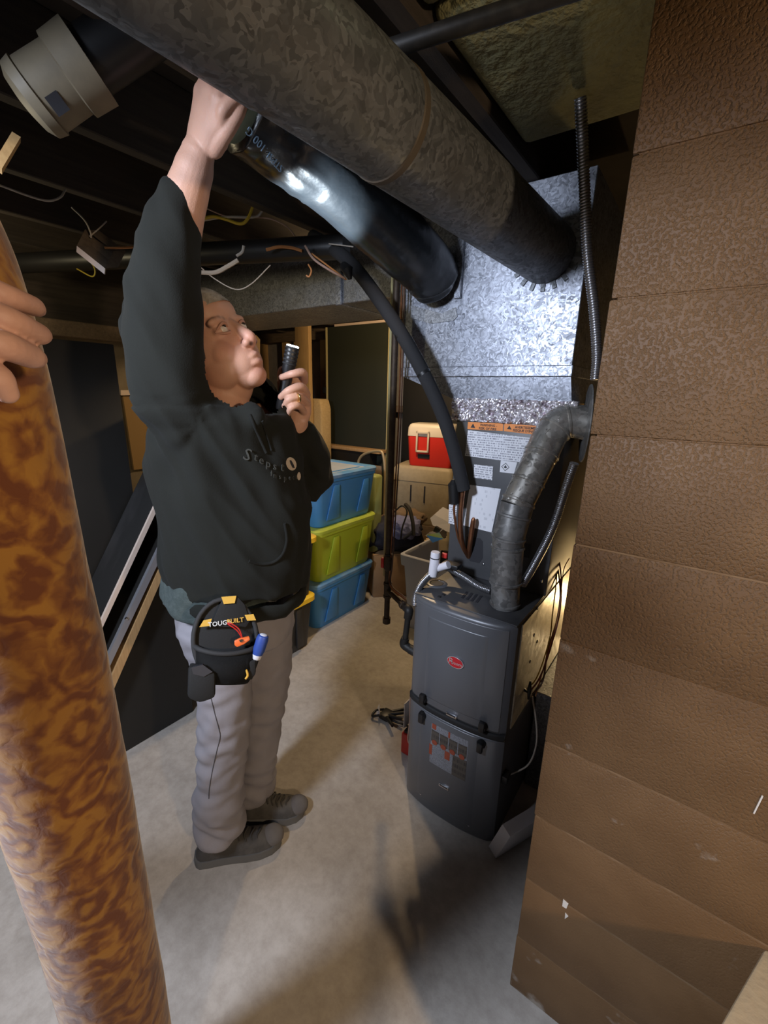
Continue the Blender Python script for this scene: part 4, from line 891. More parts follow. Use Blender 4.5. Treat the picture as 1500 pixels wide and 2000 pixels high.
# leaning boards on the left
def slab(name, y0, z0, y1, z1, xa, xb, th, m, parent, ext=(0, 0)):
    a_ = Vector((0, y0, z0)); b__ = Vector((0, y1, z1)); d_ = (b__ - a_).normalized(); n_ = Vector((0, d_.z, -d_.y))   # points down/right
    a_ = a_ - d_*ext[0]; b__ = b__ + d_*ext[1]
    return prism(name, [Vector((xa, a_.y, a_.z)), Vector((xa, b__.y, b__.z)), Vector((xa, b__.y, b__.z)) + n_*th, Vector((xa, a_.y, a_.z)) + n_*th], (xb - xa, 0, 0), m, parent)
bd1 = thing('leaning_board', 'slate grey board with white edge leaning over the black table', 'board', (-1.75, .2, 0))
slab('board_core', .183, .022, .874, 1.135, -1.760, -1.95, .014, 'slate_board', bd1, (0, .45)); slab('edge_strip', .183, .020, .874, 1.133, -1.748, -1.760, .017, 'white_edge', bd1, (0, .45))
tb = thing('game_table', 'black table side with chrome rail and wooden edge leaning on the left', 'table', (-1.76, .6, 0))
slab('chrome_rail', .558, .478, .868, .960, -1.735, -1.752, .026, mat('satin_rail', (0.62, 0.62, 0.66), .34, .75), tb, (.35, .6))
slab('rail_back', .558, .470, .868, .952, -1.752, -1.93, .030, 'black_paint', tb, (.35, .6))
slab('wood_edge', .559, .375, .852, .860, -1.740, -1.80, .031, 'raw_wood', tb, (.38, .7))
for px, py in ((310, 1062), (247, 1208)):
    p = Px(px, py, -1.735); lathe('rail_screw', p, (1, 0, 0), [(0, .007), (.004, .006), (.006, .002)], 'chrome', tb, 10)
prism('side_panel', [(-1.80, .40, .002), (-1.80, .93, .002), (-1.80, .93, .86), (-1.80, .50, .19)], (-.10, 0, 0), 'black_paint', tb)
pn = box('black_panel', (-1.99, .10, 0), (-1.96, Px(222, 672, -1.96).y, 1.70), 'black_paint', None, 0.003); tag(pn, 'tall black panel standing upright behind the leaning boards', 'panel')
cb = prism('cardboard_sheet', [Px(240, 772, -2.78), Px(300, 780, -2.78), Px(345, 905, -2.78), Px(262, 918, -2.78)], (-.0195, 0, 0), mat('tan_sheet', (0.27, 0.17, 0.07), .9), None)
tag(cb, 'tan sheet of board glimpsed left of the raised arm', 'board')
ls_ = prism('shelf_strip', [Px(236, 762, -2.765), Px(300, 762, -2.765), Px(300, 772, -2.765), Px(236, 772, -2.765)], (-.0345, 0, 0), 'white_edge', None); tag(ls_, 'narrow pale strip above the tan sheet', 'strip')

# back of the storage corner
dr = thing('leaning_door', 'dark green-black door slab with pale edges standing at the back', 'door', Py(700, 880, 3.30))
dL = Py(640, 700, 3.30).x; dR = Py(758, 700, 3.30).x; zb_ = 1.02; zt_ = 2.13
box('slab', (dL, 3.30, 0.01), (dR, 3.335, zt_), 'door_green', dr)
box('edge_strip', (dL - .022, 3.297, .01), (dL, 3.337, zt_), 'door_edge', dr); box('edge_strip', (dR, 3.297, .01), (dR + .02, 3.337, zt_), 'door_edge', dr)
box('top_strip', (dL + .1, 3.29, zt_), (dR + .02, 3.337, zt_ + .02), 'white_edge', dr)
box('latch', (dL - .06, 3.285, 1.52), (dL - .02, 3.30, 1.58), 'black_plastic', dr, .003)
bp_ = box('back_panel', (dR + .06, 3.465, 0), (-1.02, 3.49, 2.05), 'black_paint', None, .002); tag(bp_, 'dark upright panel behind the red and beige coolers', 'panel')
fm = thing('foam_slab', 'tan foam slab propped in front of the stud wall', 'foam', Py(560, 900, 3.1))
fL = Py(490, 850, 3.10).x; fR = Py(640, 850, 3.10).x
b_ = bmesh.new(); loft(b_, [(0, [(x, y) for x, y in ((fL, 3.0), (fR, 3.0), (fR, 3.16), (fL, 3.16))]), (1.38, [(x, y) for x, y in ((fL, 3.02), (fR, 3.02), (fR, 3.16), (fL, 3.16))]), (1.47, [(x, y) for x, y in ((fL + .1, 3.03), (fR - .03, 3.03), (fR - .03, 3.16), (fL + .1, 3.16))])])
bmesh.ops.bevel(b_, geom=list(b_.edges), offset=.02, segments=3, profile=.5, affect='EDGES'); bm_done(b_, 'slab', 'foam_tan', fm, True, 50)
pst = box('wood_post', (Py(577, 700, 2.95).x, 2.95, 0.0), (Py(603, 700, 2.95).x, 2.992, 2.145), 'stud_wood', None, .003); tag(pst, 'pale upright wood post before the stud wall', 'post')
lt_ = G(499, 672, 3.0); lf_ = Vector((-2.52, 1.86, .02)); ld2 = (lf_ - lt_).normalized(); sw_ = RGT*.045
ob = prism('lumber_plank', [G(500, 654, 3.0), G(508, 663, 3.0), G(499, 690, 3.0), G(490, 681, 3.0)], lf_ - lt_, 'raw_wood', None); tag(ob, 'sawn lumber plank whose lit end shows just past the nose', 'lumber')
fr_ = thing('wood_ledge', 'rough wood ledge at the foot of the dark door', 'ledge', Py(700, 880, 3.15))
box('front_board', (dL - .05, 3.17, 1.00), (dR + .02, 3.29, 1.03), 'raw_wood', fr_, .003); box('dark_base', (dL - .05, 3.19, .0), (dR - .1, 3.285, 1.0), 'black_paint', fr_)
chf = thing('folding_chair', 'tan tubular folding chair frame behind the blue totes', 'chair', Py(725, 900, 2.75))
cy = 2.75
tube('back_frame', [Py(700, 985, cy), Py(699, 915, cy), Py(703, 895, cy), Py(716, 885, cy), Py(738, 881, cy), Py(748, 888, cy), Py(752, 930, cy), Py(750, 1000, cy)], .011, 'tan_tube', chf, 10, cr=6)
tube('leg', [Py(750, 1000, cy), Vector((Py(750, 1000, cy).x + .03, cy + .02, 0.0))], .011, 'tan_tube', chf, 10); tube('leg', [Py(700, 985, cy), Vector((Py(700, 985, cy).x - .02, cy + .02, 0.0))], .011, 'tan_tube', chf, 10)
box('back_panel', Py(704, 905, cy + .02), Py(746, 935, cy + .03), 'bag_tan', chf, .005)
gt = box('green_crate', (Py(690, 960, 2.60).x - .05, 2.50, .352), (Py(748, 960, 2.60).x, 2.60, Py(740, 925, 2.6).z), 'green_tank', None, .02, 3); tag(gt, 'olive green plastic bin behind the blue totes', 'bin')
# cardboard box carrying the bag
kb = thing('cardboard_box', 'long cardboard box on the floor between the totes and grey tote', 'box', (-1.75, 2.72, 0))
prism('carton', [(-1.86, 2.47, .0), (-1.40, 2.95, .0), (-1.56, 3.08, .0), (-2.02, 2.60, .0)], (0, 0, .345), 'cardboard', kb, .006)
prism('flap', [(-1.862, 2.468, .346), (-1.402, 2.948, .346), (-1.42, 2.93, .342), (-1.83, 2.50, .352)], (0, 0, .004), 'cardboard', kb)
bx2 = prism('low_crate', [(-2.13, 2.98, 0), (-1.64, 3.10, 0), (-1.62, 3.455, 0), (-2.20, 3.36, 0)], (0, 0, .46), 'old_wood', None, .004); tag(bx2, 'low wooden crate under the beige cooler', 'crate')
# duffel bag
dbg = thing('duffel_bag', 'navy and lavender duffel bag slumped on the cardboard box', 'bag', Py(765, 1010, 2.6))
def blob(name, c, r, m_, parent, seed=0, amp=.12, freq=7, rz=0, sq=1.0):
    b = bmesh.new(); bmesh.ops.create_icosphere(b, subdivisions=4, radius=1.0)
    Mr = Matrix.Rotation(rz, 3, 'Z')
    for v in b.verts:
        n = v.co.normalized(); k = 1 + amp * noise.noise(n * freq * .35 + Vector((seed, 0, 0))) + amp*.5*noise.noise(n * freq + Vector((0, seed, 0)))
        n2 = Vector([math.copysign(abs(x) ** sq, x) for x in n])
        v.co = Vector(c) + Mr @ Vector((n2.x*r[0]*k, n2.y*r[1]*k, n2.z*r[2]*k))
    return bm_done(b, name, m_, parent, True)
bc_ = Py(765, 1012, 2.66)
blob('bag_body', (bc_.x, bc_.y + .02, .475), (.235, .125, .125), 'bag_navy', dbg, 2, .18, 7, math.radians(40), .75)
blob('bag_panel', (bc_.x + .10, bc_.y + .02, .545), (.13, .10, .085), 'bag_blue', dbg, 5, .28, 8, math.radians(40), .8)
blob('bag_top', (bc_.x + .03, bc_.y + .13, .58), (.17, .08, .08), 'bag_tan', dbg, 9, .25, 8, math.radians(30))
tube('bag_strap', [Py(792, 985, 2.60), Py(800, 995, 2.57), Py(806, 1020, 2.56), Py(808, 1045, 2.57)], .014, 'strap', dbg, 8, cr=6)
tube('bag_handle', [Py(770, 1000, 2.57), Py(785, 988, 2.56), Py(795, 1000, 2.55), Py(786, 1030, 2.55), Py(783, 1052, 2.56)], .006, 'strap', dbg, 8, cr=6)
tube('handle_grip', [Py(788, 1053, 2.54), Py(808, 1037, 2.57)], .013, 'bag_navy', dbg, 10)
# coolers
def cooler(label, c, W, D, Hh, lidh, body, lid, rz):
    t = thing('cooler', label, 'cooler', c); os_ = []
    b = bmesh.new(); loft(b, [(0, rrect(W*.44, D*.44, .03)), (.02, rrect(W*.46, D*.46, .035)), (Hh - lidh, rrect(W*.49, D*.49, .03))]); os_.append(bm_done(b, 'tub', body, t, True, 40))
    b = bmesh.new(); loft(b, [(Hh - lidh + .002, rrect(W*.5, D*.5, .03)), (Hh - .03, rrect(W*.49, D*.49, .03)), (Hh - .006, rrect(W*.46, D*.45, .03)), (Hh, rrect(W*.43, D*.42, .03))]); os_.append(bm_done(b, 'lid', lid, t, True, 40))
    return t, os_
pc_ = Py(830, 905, 3.10); 
bt, bo_ = cooler('beige hard cooler under the red cooler', Vector((-1.86, 3.22, .462)), .52, .36, .50, .13, 'cooler_beige', 'cooler_beige', 0)
for k in (-.09, .03): bo_.append(box('latch_slot', (k - .006, -.36*.49 - .002, .20), (k + .006, -.36*.49 + .01, .34), 'ink', bo_[0]))
bo_.append(box('corner_foot', (.16, -.36*.49 - .004, .0), (.24, -.36*.40, .16), 'cooler_beige', bo_[0], .008))
bo_.append(lathe('drain_hole', Vector((.258, -.02, .30)), (1, 0, 0), [(-.006, .018), (.002, .018)], 'ink', bo_[0], 14))
place(bo_, (-1.86, 3.22, .462), math.radians(14))
rt, ro_ = cooler('red cooler with white lid and handle on the beige cooler', Vector((-1.80, 3.20, .964)), .40, .27, .34, .10, 'cooler_red', 'cooler_white', 0)
hb = bmesh.new()
for a_, b__ in (((-.115, .115), (-.10, .285)), ((-.02, .115), (-.005, .285)), ((-.115, .265), (-.005, .285)), ((-.115, .115), (-.005, .132))):
    add_box(hb, (a_[0], -.27*.5 - .020, a_[1]), (b__[0], -.27*.5 - .004, b__[1]), .004)
ro_.append(bm_done(hb, 'bail_handle', 'cooler_white', rt, True, 40))
ro_.append(box('maker_plate', (-.10, -.27*.47 - .004, .065), (.0, -.27*.47 + .006, .10), 'black_plastic', ro_[0]))
ro_.append(text('plate_print', '- - - -', .022, (-.05, -.27*.47 - .0046, .082), (1, 0, 0), (0, 0, 1), 'letter_white', ro_[0])) if False else None
place([o for o in ro_ if o], (-1.80, 3.20, .964), math.radians(14))
pad = prism('foam_block', [Py(812, 1016, 2.98), Py(850, 1004, 3.05), Py(870, 1020, 2.92), Py(838, 1034, 2.84)], (0, 0, .001), 'pad_cream', None)
bpy.data.objects.remove(pad)
pk = thing('cup_tray', 'cream moulded tray with a round hole lying by the duffel bag', 'tray', (-1.52, 2.92, .35))
prism('tray', [(-1.60, 2.80, .347), (-1.42, 2.98, .347), (-1.56, 3.12, .347), (-1.74, 2.94, .347)], (0, 0, .07), 'pad_cream', pk, .006)
lathe('cup_hole', (-1.545, 2.95, .417), (0, 0, 1), [(0, .030), (.001, .030)], 'leather_brown', pk, 18)
# grey open tote with clutter
gt_ = thing('open_tote', 'grey open tote holding metal odds and ends behind the furnace', 'tote', (-1.30, 2.50, 0))
b_ = bmesh.new(); c_ = (-1.262, 2.47)
def rr2(hx, hy, r): return [(c_[0] + x, c_[1] + y) for x, y in rrect(hx, hy, r)]
loft(b_, [(.0, rr2(.155, .20, .03)), (.46, rr2(.185, .235, .03)), (.46, rr2(.20, .25, .03)), (.53, rr2(.205, .255, .03)), (.535, rr2(.20, .25, .03)), (.535, rr2(.185, .235, .03)), (.10, rr2(.15, .195, .03))])
bm_done(b_, 'tub', 'tote_grey', gt_, True, 40)
mb = thing('metal_bracket', 'shiny bent metal bracket sticking out of the grey tote', 'bracket', (-1.24, 2.42, .5))
prism('blade', [Py(832, 1045, 2.40), Py(858, 1040, 2.38), Py(866, 1052, 2.36), Py(845, 1060, 2.36)], (0, .05, .01), 'chrome', mb); prism('arm', [Py(845, 1040, 2.44), Py(850, 1028, 2.44), Py(870, 1040, 2.42), Py(868, 1052, 2.42)], (0, .02, .0), 'black_plastic', mb)
prism('stem', [Vector((-1.26, 2.40, .14)), Vector((-1.20, 2.40, .14)), Vector((-1.20, 2.40, .55)), Vector((-1.26, 2.40, .55))], (0, .02, 0), 'black_plastic', mb)
gd = prism('tray_lid', [Py(840, 1012, 2.50), Py(848, 1005, 2.52), Py(880, 1022, 2.52), Py(878, 1040, 2.48), Py(845, 1026, 2.48)], (0, .12, .03), 'filter_grey', None); tag(gd, 'grey plastic lid sticking out above the grey tote', 'lid')
ppr = prism('paper_bag', [Py(855, 1012, 2.66), Py(875, 995, 2.66), Py(895, 1000, 2.66), Py(885, 1075, 2.66), Py(858, 1075, 2.66)], (0, .10, .0), 'pad_cream', None); tag(ppr, 'crumpled cream paper behind the grey lid', 'paper')

# ================================================================== CARPET ROLL
rl = thing('carpet_roll', 'rolled rust and gold damask rug held upright at the left edge', 'rug', Vector((-.70, .165, 0)))
A_ = C(215, 1900, .73); Bq = C(-78, 700, .394); dx_ = (Bq - A_).normalized()
foot = A_ - dx_ * (A_.z / dx_.z) * .985
b_ = bmesh.new(); top_ = A_ + dx_ * ((1.765 - A_.z) / dx_.z)
pth = crom([foot, A_, A_.lerp(Bq, .5), C(-108, 700, .394), C(-232, 380, .362), C(-330, 150, .340)], 14); top_ = pth[-1]; dx_ = (pth[-1] - pth[-2]).normalized()
rg = add_tube(b_, pth, .073, 56, False)
for ring in rg:
    for v in ring:
        v.co.z = max(v.co.z, .004)
for i, ring in enumerate(rg):
    for k, v in enumerate(ring):
        d_ = v.co - pth[i]; v.co = pth[i] + d_ * (1 + .03 * noise.noise(v.co * 5) + .008 * noise.noise(v.co * 25)); v.co.z = max(v.co.z, .004)
b_.faces.new(rg[0]); b_.faces.new(rg[-1])
bm_done(b_, 'rolled_rug', 'damask', rl, True, 60)
sp_ = []
for k in range(120):
    a = k * .35; r_ = .010 + .058 * k / 120; 
    u_ = dx_.orthogonal().normalized(); v_ = dx_.cross(u_); sp_.append(top_ + dx_*.002 + u_*math.cos(a)*r_ + v_*math.sin(a)*r_)
tube('roll_end', sp_, .002, 'leather_brown', rl, 5)

# ================================================================== PEOPLE
def bm_obj(bm, name):
    me = bpy.data.meshes.new(name); bm.to_mesh(me); bm.free(); o = bpy.data.objects.new(name, me); COL.objects.link(o); return o
def remesh(bm, vox, smooth_it=4, fac=.5):
    bmesh.ops.recalc_face_normals(bm, faces=bm.faces)
    o = bm_obj(bm, 'tmp'); md = o.modifiers.new('r', 'REMESH'); md.mode = 'VOXEL'; md.voxel_size = vox
    if smooth_it: ms = o.modifiers.new('s', 'SMOOTH'); ms.iterations = smooth_it; ms.factor = fac
    bpy.context.view_layer.update()
    me = bpy.data.meshes.new_from_object(o.evaluated_get(bpy.context.evaluated_depsgraph_get()))
    bpy.data.objects.remove(o); return me
def limb(bm, pts, rads, seg=20, n=6, up0=None, cap=1.0):
    """smooth tapered limb with rounded ends"""
    rads = [r if isinstance(r, tuple) else (r, r) for r in rads]
    path = crom(pts, n); k = (len(path)-1) / (len(pts)-1); rr = []
    for i in range(len(path)):
        j = min(int(i/k), len(pts)-2); t = i/k - j; t = t*t*(3-2*t)
        a, b = rads[j], rads[j+1]
        rr.append(tuple(x + (y-x)*t for x, y in zip(a, b)) if isinstance(a, tuple) else a + (b-a)*t)
    d0 = (path[0]-path[1]).normalized(); d1 = (path[-1]-path[-2]).normalized()
    r0 = rr[0] if isinstance(rr[0], tuple) else (rr[0], rr[0]); r1 = rr[-1] if isinstance(rr[-1], tuple) else (rr[-1], rr[-1])
    pre = [(path[0] + d0*min(r0)*cap*math.sin(a), (r0[0]*math.cos(a), r0[1]*math.cos(a))) for a in (1.45, 1.1, .6)]
    post = [(path[-1] + d1*min(r1)*cap*math.sin(a), (r1[0]*math.cos(a), r1[1]*math.cos(a))) for a in (.6, 1.1, 1.45)]
    P = [p for p, _ in pre] + path + [p for p, _ in post]; Rr = [r for _, r in pre] + [(r if isinstance(r, tuple) else (r, r)) for r in rr] + [r for _, r in post]
    add_tube(bm, P, Rr, seg, True, up0=up0)
def ell(bm, c, r, M=None, sub=3):
    q = bmesh.ops.create_icosphere(bm, subdivisions=sub, radius=1.0)
    for v in q['verts']:
        p = Vector((v.co.x*r[0], v.co.y*r[1], v.co.z*r[2])); v.co = (M @ p if M is not None else p) + Vector(c)

# ---- head: local frame right / forward / up
hs = 1.10
fdir = (RGT*math.cos(math.radians(33)) + Vector((0, 0, 1))*math.sin(math.radians(33)))
fdir = (fdir*math.cos(math.radians(24)) - HEAD*math.sin(math.radians(24))).normalized()
uimg = (Vector((0, 0, 1))*math.cos(math.radians(31)) - RGT*math.sin(math.radians(31)))
hup = (uimg - fdir*uimg.dot(fdir)).normalized(); hr = fdir.cross(hup)
HM = Matrix((hr, fdir, hup)).transposed()
eyeL = Vector((.033, .078, .002)) * hs
eye_w = G(433, 645, 1.10)
ho = eye_w - HM @ eyeL
def hl(x, y, z): return ho + HM @ (Vector((x, y, z)) * hs)
HMs = HM.to_3x3() * hs
def hell(bm, c, r, sub=3): ell(bm, hl(*c), r, HMs, sub)
bm = bmesh.new()
hell(bm, (0, -.012, .035), (.074, .096, .086), 4)            # skull
hell(bm, (0, .030, -.010), (.064, .062, .078), 4)            # face mass
hell(bm, (0, .045, -.062), (.052, .050, .052), 4)            # jaw
hell(bm, (0, .046, -.078), (.043, .040, .046), 4); hell(bm, (0, .060, -.104), (.030, .027, .024))   # muzzle, chin
for s in (1, -1):
    hell(bm, (s*.034, .048, -.038), (.034, .032, .040))      # cheek
    hell(bm, (s*.043, .018, -.060), (.028, .050, .044)); hell(bm, (s*.048, .022, -.020), (.024, .046, .050))      # jaw angle, temple to cheek
    hell(bm, (s*.030, .076, .021), (.028, .015, .011))       # brow ridge
    hell(bm, (s*.012, .100, -.043), (.010, .011, .009))      # nose wing
    hell(bm, (s*.033, .070, .001), (.019, .019, .014))       # eyeball mound
hell(bm, (0, .066, .050), (.055, .030, .040))                # forehead
limb(bm, [hl(0, .084, .012), hl(0, .096, -.012), hl(0, .107, -.036), hl(0, .101, -.047)], [.010*hs, .011*hs, .0135*hs, .011*hs], 12)   # nose
limb(bm, [hl(.024, .076, -.074), hl(.012, .089, -.071), hl(0, .093, -.0695), hl(-.012, .089, -.071), hl(-.024, .076, -.074)], [.005*hs, .0074*hs, .0082*hs, .0074*hs, .005*hs], 10)
limb(bm, [hl(.021, .075, -.083), hl(.010, .087, -.084), hl(0, .090, -.085), hl(-.010, .087, -.084), hl(-.021, .075, -.083)], [.005*hs, .0078*hs, .0085*hs, .0078*hs, .005*hs], 10)
for s in (1, -1):                                            # ears
    hell(bm, (s*.078, -.012, -.012), (.010, .020, .034))
nb = G(435, 800, 1.16); n1 = hl(0, -.008, -.065)
limb(bm, [hl(0, -.02, .0), n1, n1.lerp(nb, .55), nb], [.058*hs, .060*hs, .062, .075], 28)
head_me = remesh(bm, .0025, 8, .5)

# ---- hand builder: returns bmesh content; frame: d = along fingers, s = towards the thumb, n = palm normal (palm faces n)
def hand(bm, w, d, s, n, curls, tcurl, sc=1.0, spread=.0, tdir=None):
    d = d.normalized(); s = (s - d*s.dot(d)).normalized(); n = (n - d*n.dot(d) - s*n.dot(s)).normalized()
    L = .092*sc; tips = []
    limb(bm, [w - d*.01*sc, w + d*.03*sc, w + d*.065*sc, w + d*(L - .004*sc)], [(.026*sc, .020*sc), (.034*sc, .017*sc), (.040*sc, .0145*sc), (.039*sc, .012*sc)], 20, up0=s)
    ell(bm, w + d*.035*sc + s*.022*sc + n*.010*sc, (.019*sc, .019*sc, .017*sc))
    fl = [(.030, .046, .027, .021, .0092), (.010, .050, .031, .023, .0096), (-.011, .046, .029, .022, .0090), (-.030, .036, .022, .019, .0080)]
    for k, (off, a, b, c, r) in enumerate(fl):
        p = w + d*(L - (.004 if k in (0, 2) else (.012 if k == 3 else 0))*sc) + s*off*sc; cd = (d + s*spread*(1.5-k)).normalized(); pts = [p - d*.02*sc, p]; ang = 0
        for seglen, cu in zip((a, b, c), curls[k]):
            ax_ = s; cd = Matrix.Rotation(-cu if n.dot(ax_.cross(cd)) < 0 else cu, 3, ax_) @ cd
            # rotate towards the palm normal
            p = p + cd*seglen*sc; pts.append(p)
        rs = [r*1.05*sc, r*1.12*sc, r*1.05*sc, r*.95*sc, r*.80*sc]
        limb(bm, pts, rs, 14, 5); tips.append(pts)
    t0 = w + d*.022*sc + s*.026*sc + n*.006*sc; td = (tdir if tdir is not None else (d*.6 + s*.75 + n*.35)).normalized()
    t1 = t0 + td*.036*sc; td2 = (td*(1-tcurl) + (n*.6 + d*.8 - s*.3).normalized()*tcurl).normalized(); t2 = t1 + td2*.034*sc
    td3 = (td2*(1-tcurl) + (n*.5 + d*.5 - s*.7).normalized()*tcurl).normalized(); t3 = t2 + td3*.026*sc
    limb(bm, [t0, t1, t2, t3], [.0145*sc, .0125*sc, .0108*sc, .0090*sc], 14, 5); tips.append([t0, t1, t2, t3])
    return tips
def towards(p, q): return (Vector(q) - Vector(p)).normalized()

# ---- raised right hand
hw = G(388, 295, 1.045); he = G(345, 470, 1.06)
hd = (G(415, 195, 1.00) - hw).normalized()
bm = bmesh.new()
limb(bm, [he, G(362, 390, 1.055), G(378, 335, 1.05), hw], [.047, .043, .038, (.036, .030)], 24)
RT = hand(bm, hw, hd, RGT*.8 - HEAD*.5, (RGT*.55 + HEAD*.55), [(.75, 1.1, .9), (.95, 1.25, .9), (1.05, 1.3, .9), (1.1, 1.3, .9)], .45, 1.15, 0, hd*.9 + RGT*.55 - HEAD*.25)
rh_me = remesh(bm, .0024, 3, .5)
# ---- flashlight and left hand around it
fl0 = G(556, 760, 1.20); fl1 = G(571, 680, 1.195); fax = (fl1 - fl0).normalized()
lw = G(579, 826, 1.245); ld_ = (fax*.9 - RGT*.05).normalized()
ld_ = (G(590, 765, 1.235) - lw).normalized()
bm = bmesh.new()
limb(bm, [G(612, 915, 1.36), G(598, 870, 1.31), lw], [.044, .038, (.034, .028)], 24)
LT = hand(bm, lw + RGT*.004, ld_, ld_*.2 + fax*1.0 - RGT*1.2, -RGT*.75 - HEAD*.35, [(1.15, 1.35, .8)]*4, .6, 1.05) if False else None
# palm behind the barrel, four fingers wrapped round its near side
palm = [lw, G(583, 800, 1.24), G(580, 770, 1.235), G(574, 745, 1.228)]
limb(bm, palm, [(.030, .028), (.036, .026), (.036, .024), (.024, .020)], 20, up0=fax.cross(HEAD))
fing = [((594, 745), (592, 728), (572, 730), (550, 737), .0098), ((599, 770), (588, 756), (566, 762), (549, 775), .0105), ((599, 788), (586, 775), (566, 779), (556, 793), .0100), ((594, 806), (584, 793), (570, 795), (563, 808), .0092)]
for (a, b, c, d_, r) in fing:
    limb(bm, [G(*a, 1.228), G(*b, 1.188), G(*c, 1.170), G(*d_, 1.186)], [r*1.1, r*1.12, r, r*.85], 14, 5)
limb(bm, [G(572, 790, 1.25), G(553, 765, 1.238), G(549, 735, 1.228), G(550, 722, 1.222)], [.015, .0125, .011, .009], 14, 5)
lh_me = remesh(bm, .0022, 3, .5)
# ---- hidden torso and legs so that the body is one figure
PEL = G(455, 1150, 1.19)
bm = bmesh.new()
limb(bm, [PEL, G(450, 1000, 1.18), G(440, 860, 1.17), nb], [(.13, .11), (.13, .11), (.14, .12), (.06, .06)], 20)
limb(bm, [G(365, 815, 1.06), G(335, 650, 1.03), G(330, 540, 1.04), he], [.055, .050, .045, .042], 16)
limb(bm, [G(520, 815, 1.34), G(585, 900, 1.39), G(612, 918, 1.36)], [.05, .045, .042], 16)
KN = [G(437, 1400, 1.13), G(505, 1390, 1.30)]; AN = [G(420, 1595, 1.135), G(492, 1530, 1.30)]
for k in range(2):
    limb(bm, [PEL + HEAD*(-.08 if k == 0 else .09), KN[k], AN[k]], [.075, .055, .042], 16)
body_me = remesh(bm, .014, 2, .5)
bm = bmesh.new()
for me in (head_me, rh_me, lh_me, body_me):
    bm.from_mesh(me)
pe = thing('person', 'person in dark green hoodie and grey trousers reaching up to the ducts', 'person', Vector((-1.06, .72, 0)))
body = bm_done(bm, 'body', None, pe, True)
me = body.data
# skin colouring: redder lips, cheeks, knuckles, stubble-dark jaw, as a colour attribute
ca = me.color_attributes.new('tone', 'FLOAT_COLOR', 'POINT')
mouth = hl(0, .090, -.078); cheeks = [hl(.045, .066, -.035), hl(.0, .108, -.042), hl(0, .09, -.108)]
lipc = [hl(x, y, z) for x, y, z in ((.016, .084, -.0725), (0, .095, -.070), (-.016, .084, -.0725), (.013, .083, -.084), (0, .094, -.085), (-.013, .083, -.084), (.022, .077, -.078))]
browc = [hl(.018, .092, .022), hl(.030, .092, .027), hl(.043, .082, .025), hl(.052, .070, .018)]
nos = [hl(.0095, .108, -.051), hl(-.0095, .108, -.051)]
base = np.array((.53, .30, .215)); 
for v in me.vertices:
    p = v.co; c = base.copy(); c *= 1 + .10*noise.noise(p*38)
    if (p - ho).length < .2*hs:
        for q in cheeks:
            k = math.exp(-((p-q).length/.026)**2); c = c*(1-k*.5) + np.array((.50, .20, .145))*k*.5
        k = max(math.exp(-((p-q).length/.0075)**4) for q in lipc); c = c*(1-k*.55) + np.array((.34, .135, .11))*k*.55
        k = max(math.exp(-((p-q).length/.0065)**4) for q in browc); c = c*(1-k*.55) + np.array((.20, .125, .085))*k*.55
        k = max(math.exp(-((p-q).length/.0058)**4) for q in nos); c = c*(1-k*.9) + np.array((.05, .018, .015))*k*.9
        k = math.exp(-((p-hl(.034, .085, -.012)).length/.017)**2); c = c*(1-k*.35) + np.array((.34, .16, .13))*k*.35
    ca.data[v.index].color = (*c, 1)
sk = MATS['skin']; nt = sk.node_tree; at = nt.nodes.new('ShaderNodeAttribute'); at.attribute_name = 'tone'
nt.links.new(at.outputs['Color'], nt.nodes['Principled BSDF'].inputs['Base Color'])
b_ = nt.nodes['Principled BSDF']; b_.inputs['Subsurface Weight'].default_value = 0.12; b_.inputs['Subsurface Radius'].default_value = (.01, .004, .002)
nz2 = nt.nodes.new('ShaderNodeTexNoise'); nz2.inputs['Scale'].default_value = 300; bp2 = nt.nodes.new('ShaderNodeBump'); bp2.inputs['Strength'].default_value = .2; bp2.inputs['Distance'].default_value = .002
tc2 = nt.nodes.new('ShaderNodeTexCoord'); nt.links.new(tc2.outputs['Object'], nz2.inputs['Vector']); nt.links.new(nz2.outputs['Fac'], bp2.inputs['Height']); nt.links.new(bp2.outputs[0], b_.inputs['Normal'])
me.materials.append(sk)
# eyes
for s in (1, -1):
    bm = bmesh.new(); ell(bm, hl(s*.033, .078, .001), (.0125*hs, .0125*hs, .0105*hs), HM.to_3x3(), 3); ey = bm_done(bm, 'eye', 'eye_white', body, True)
    g = (fdir*.86 + hup*.42 - hr*.10).normalized()
    bm = bmesh.new(); ell(bm, hl(s*.033, .078, .001) + g*.0088*hs, (.0058*hs,)*3, None, 3); bm_done(bm, 'iris', 'iris', ey, True)
    for z0, z1, mm in ((.0115, .0075, 'skin'),):
        bm = bmesh.new(); limb(bm, [hl(s*.017, .083, .000), hl(s*.026, .0905, .0095), hl(s*.038, .0885, .0095), hl(s*.050, .074, .001)], [.0022*hs, .0034*hs, .0034*hs, .002*hs], 8); limb(bm, [hl(s*.017, .083, -.002), hl(s*.027, .0895, -.0095), hl(s*.039, .0865, -.0095), hl(s*.050, .074, -.001)], [.0020*hs, .0032*hs, .0032*hs, .002*hs], 8)
        lid_ = bm_done(bm, 'eyelids', 'brow', body, True)
    lid_.data.materials[0] = mat('eyelid', (0.42, 0.22, 0.155), .6)
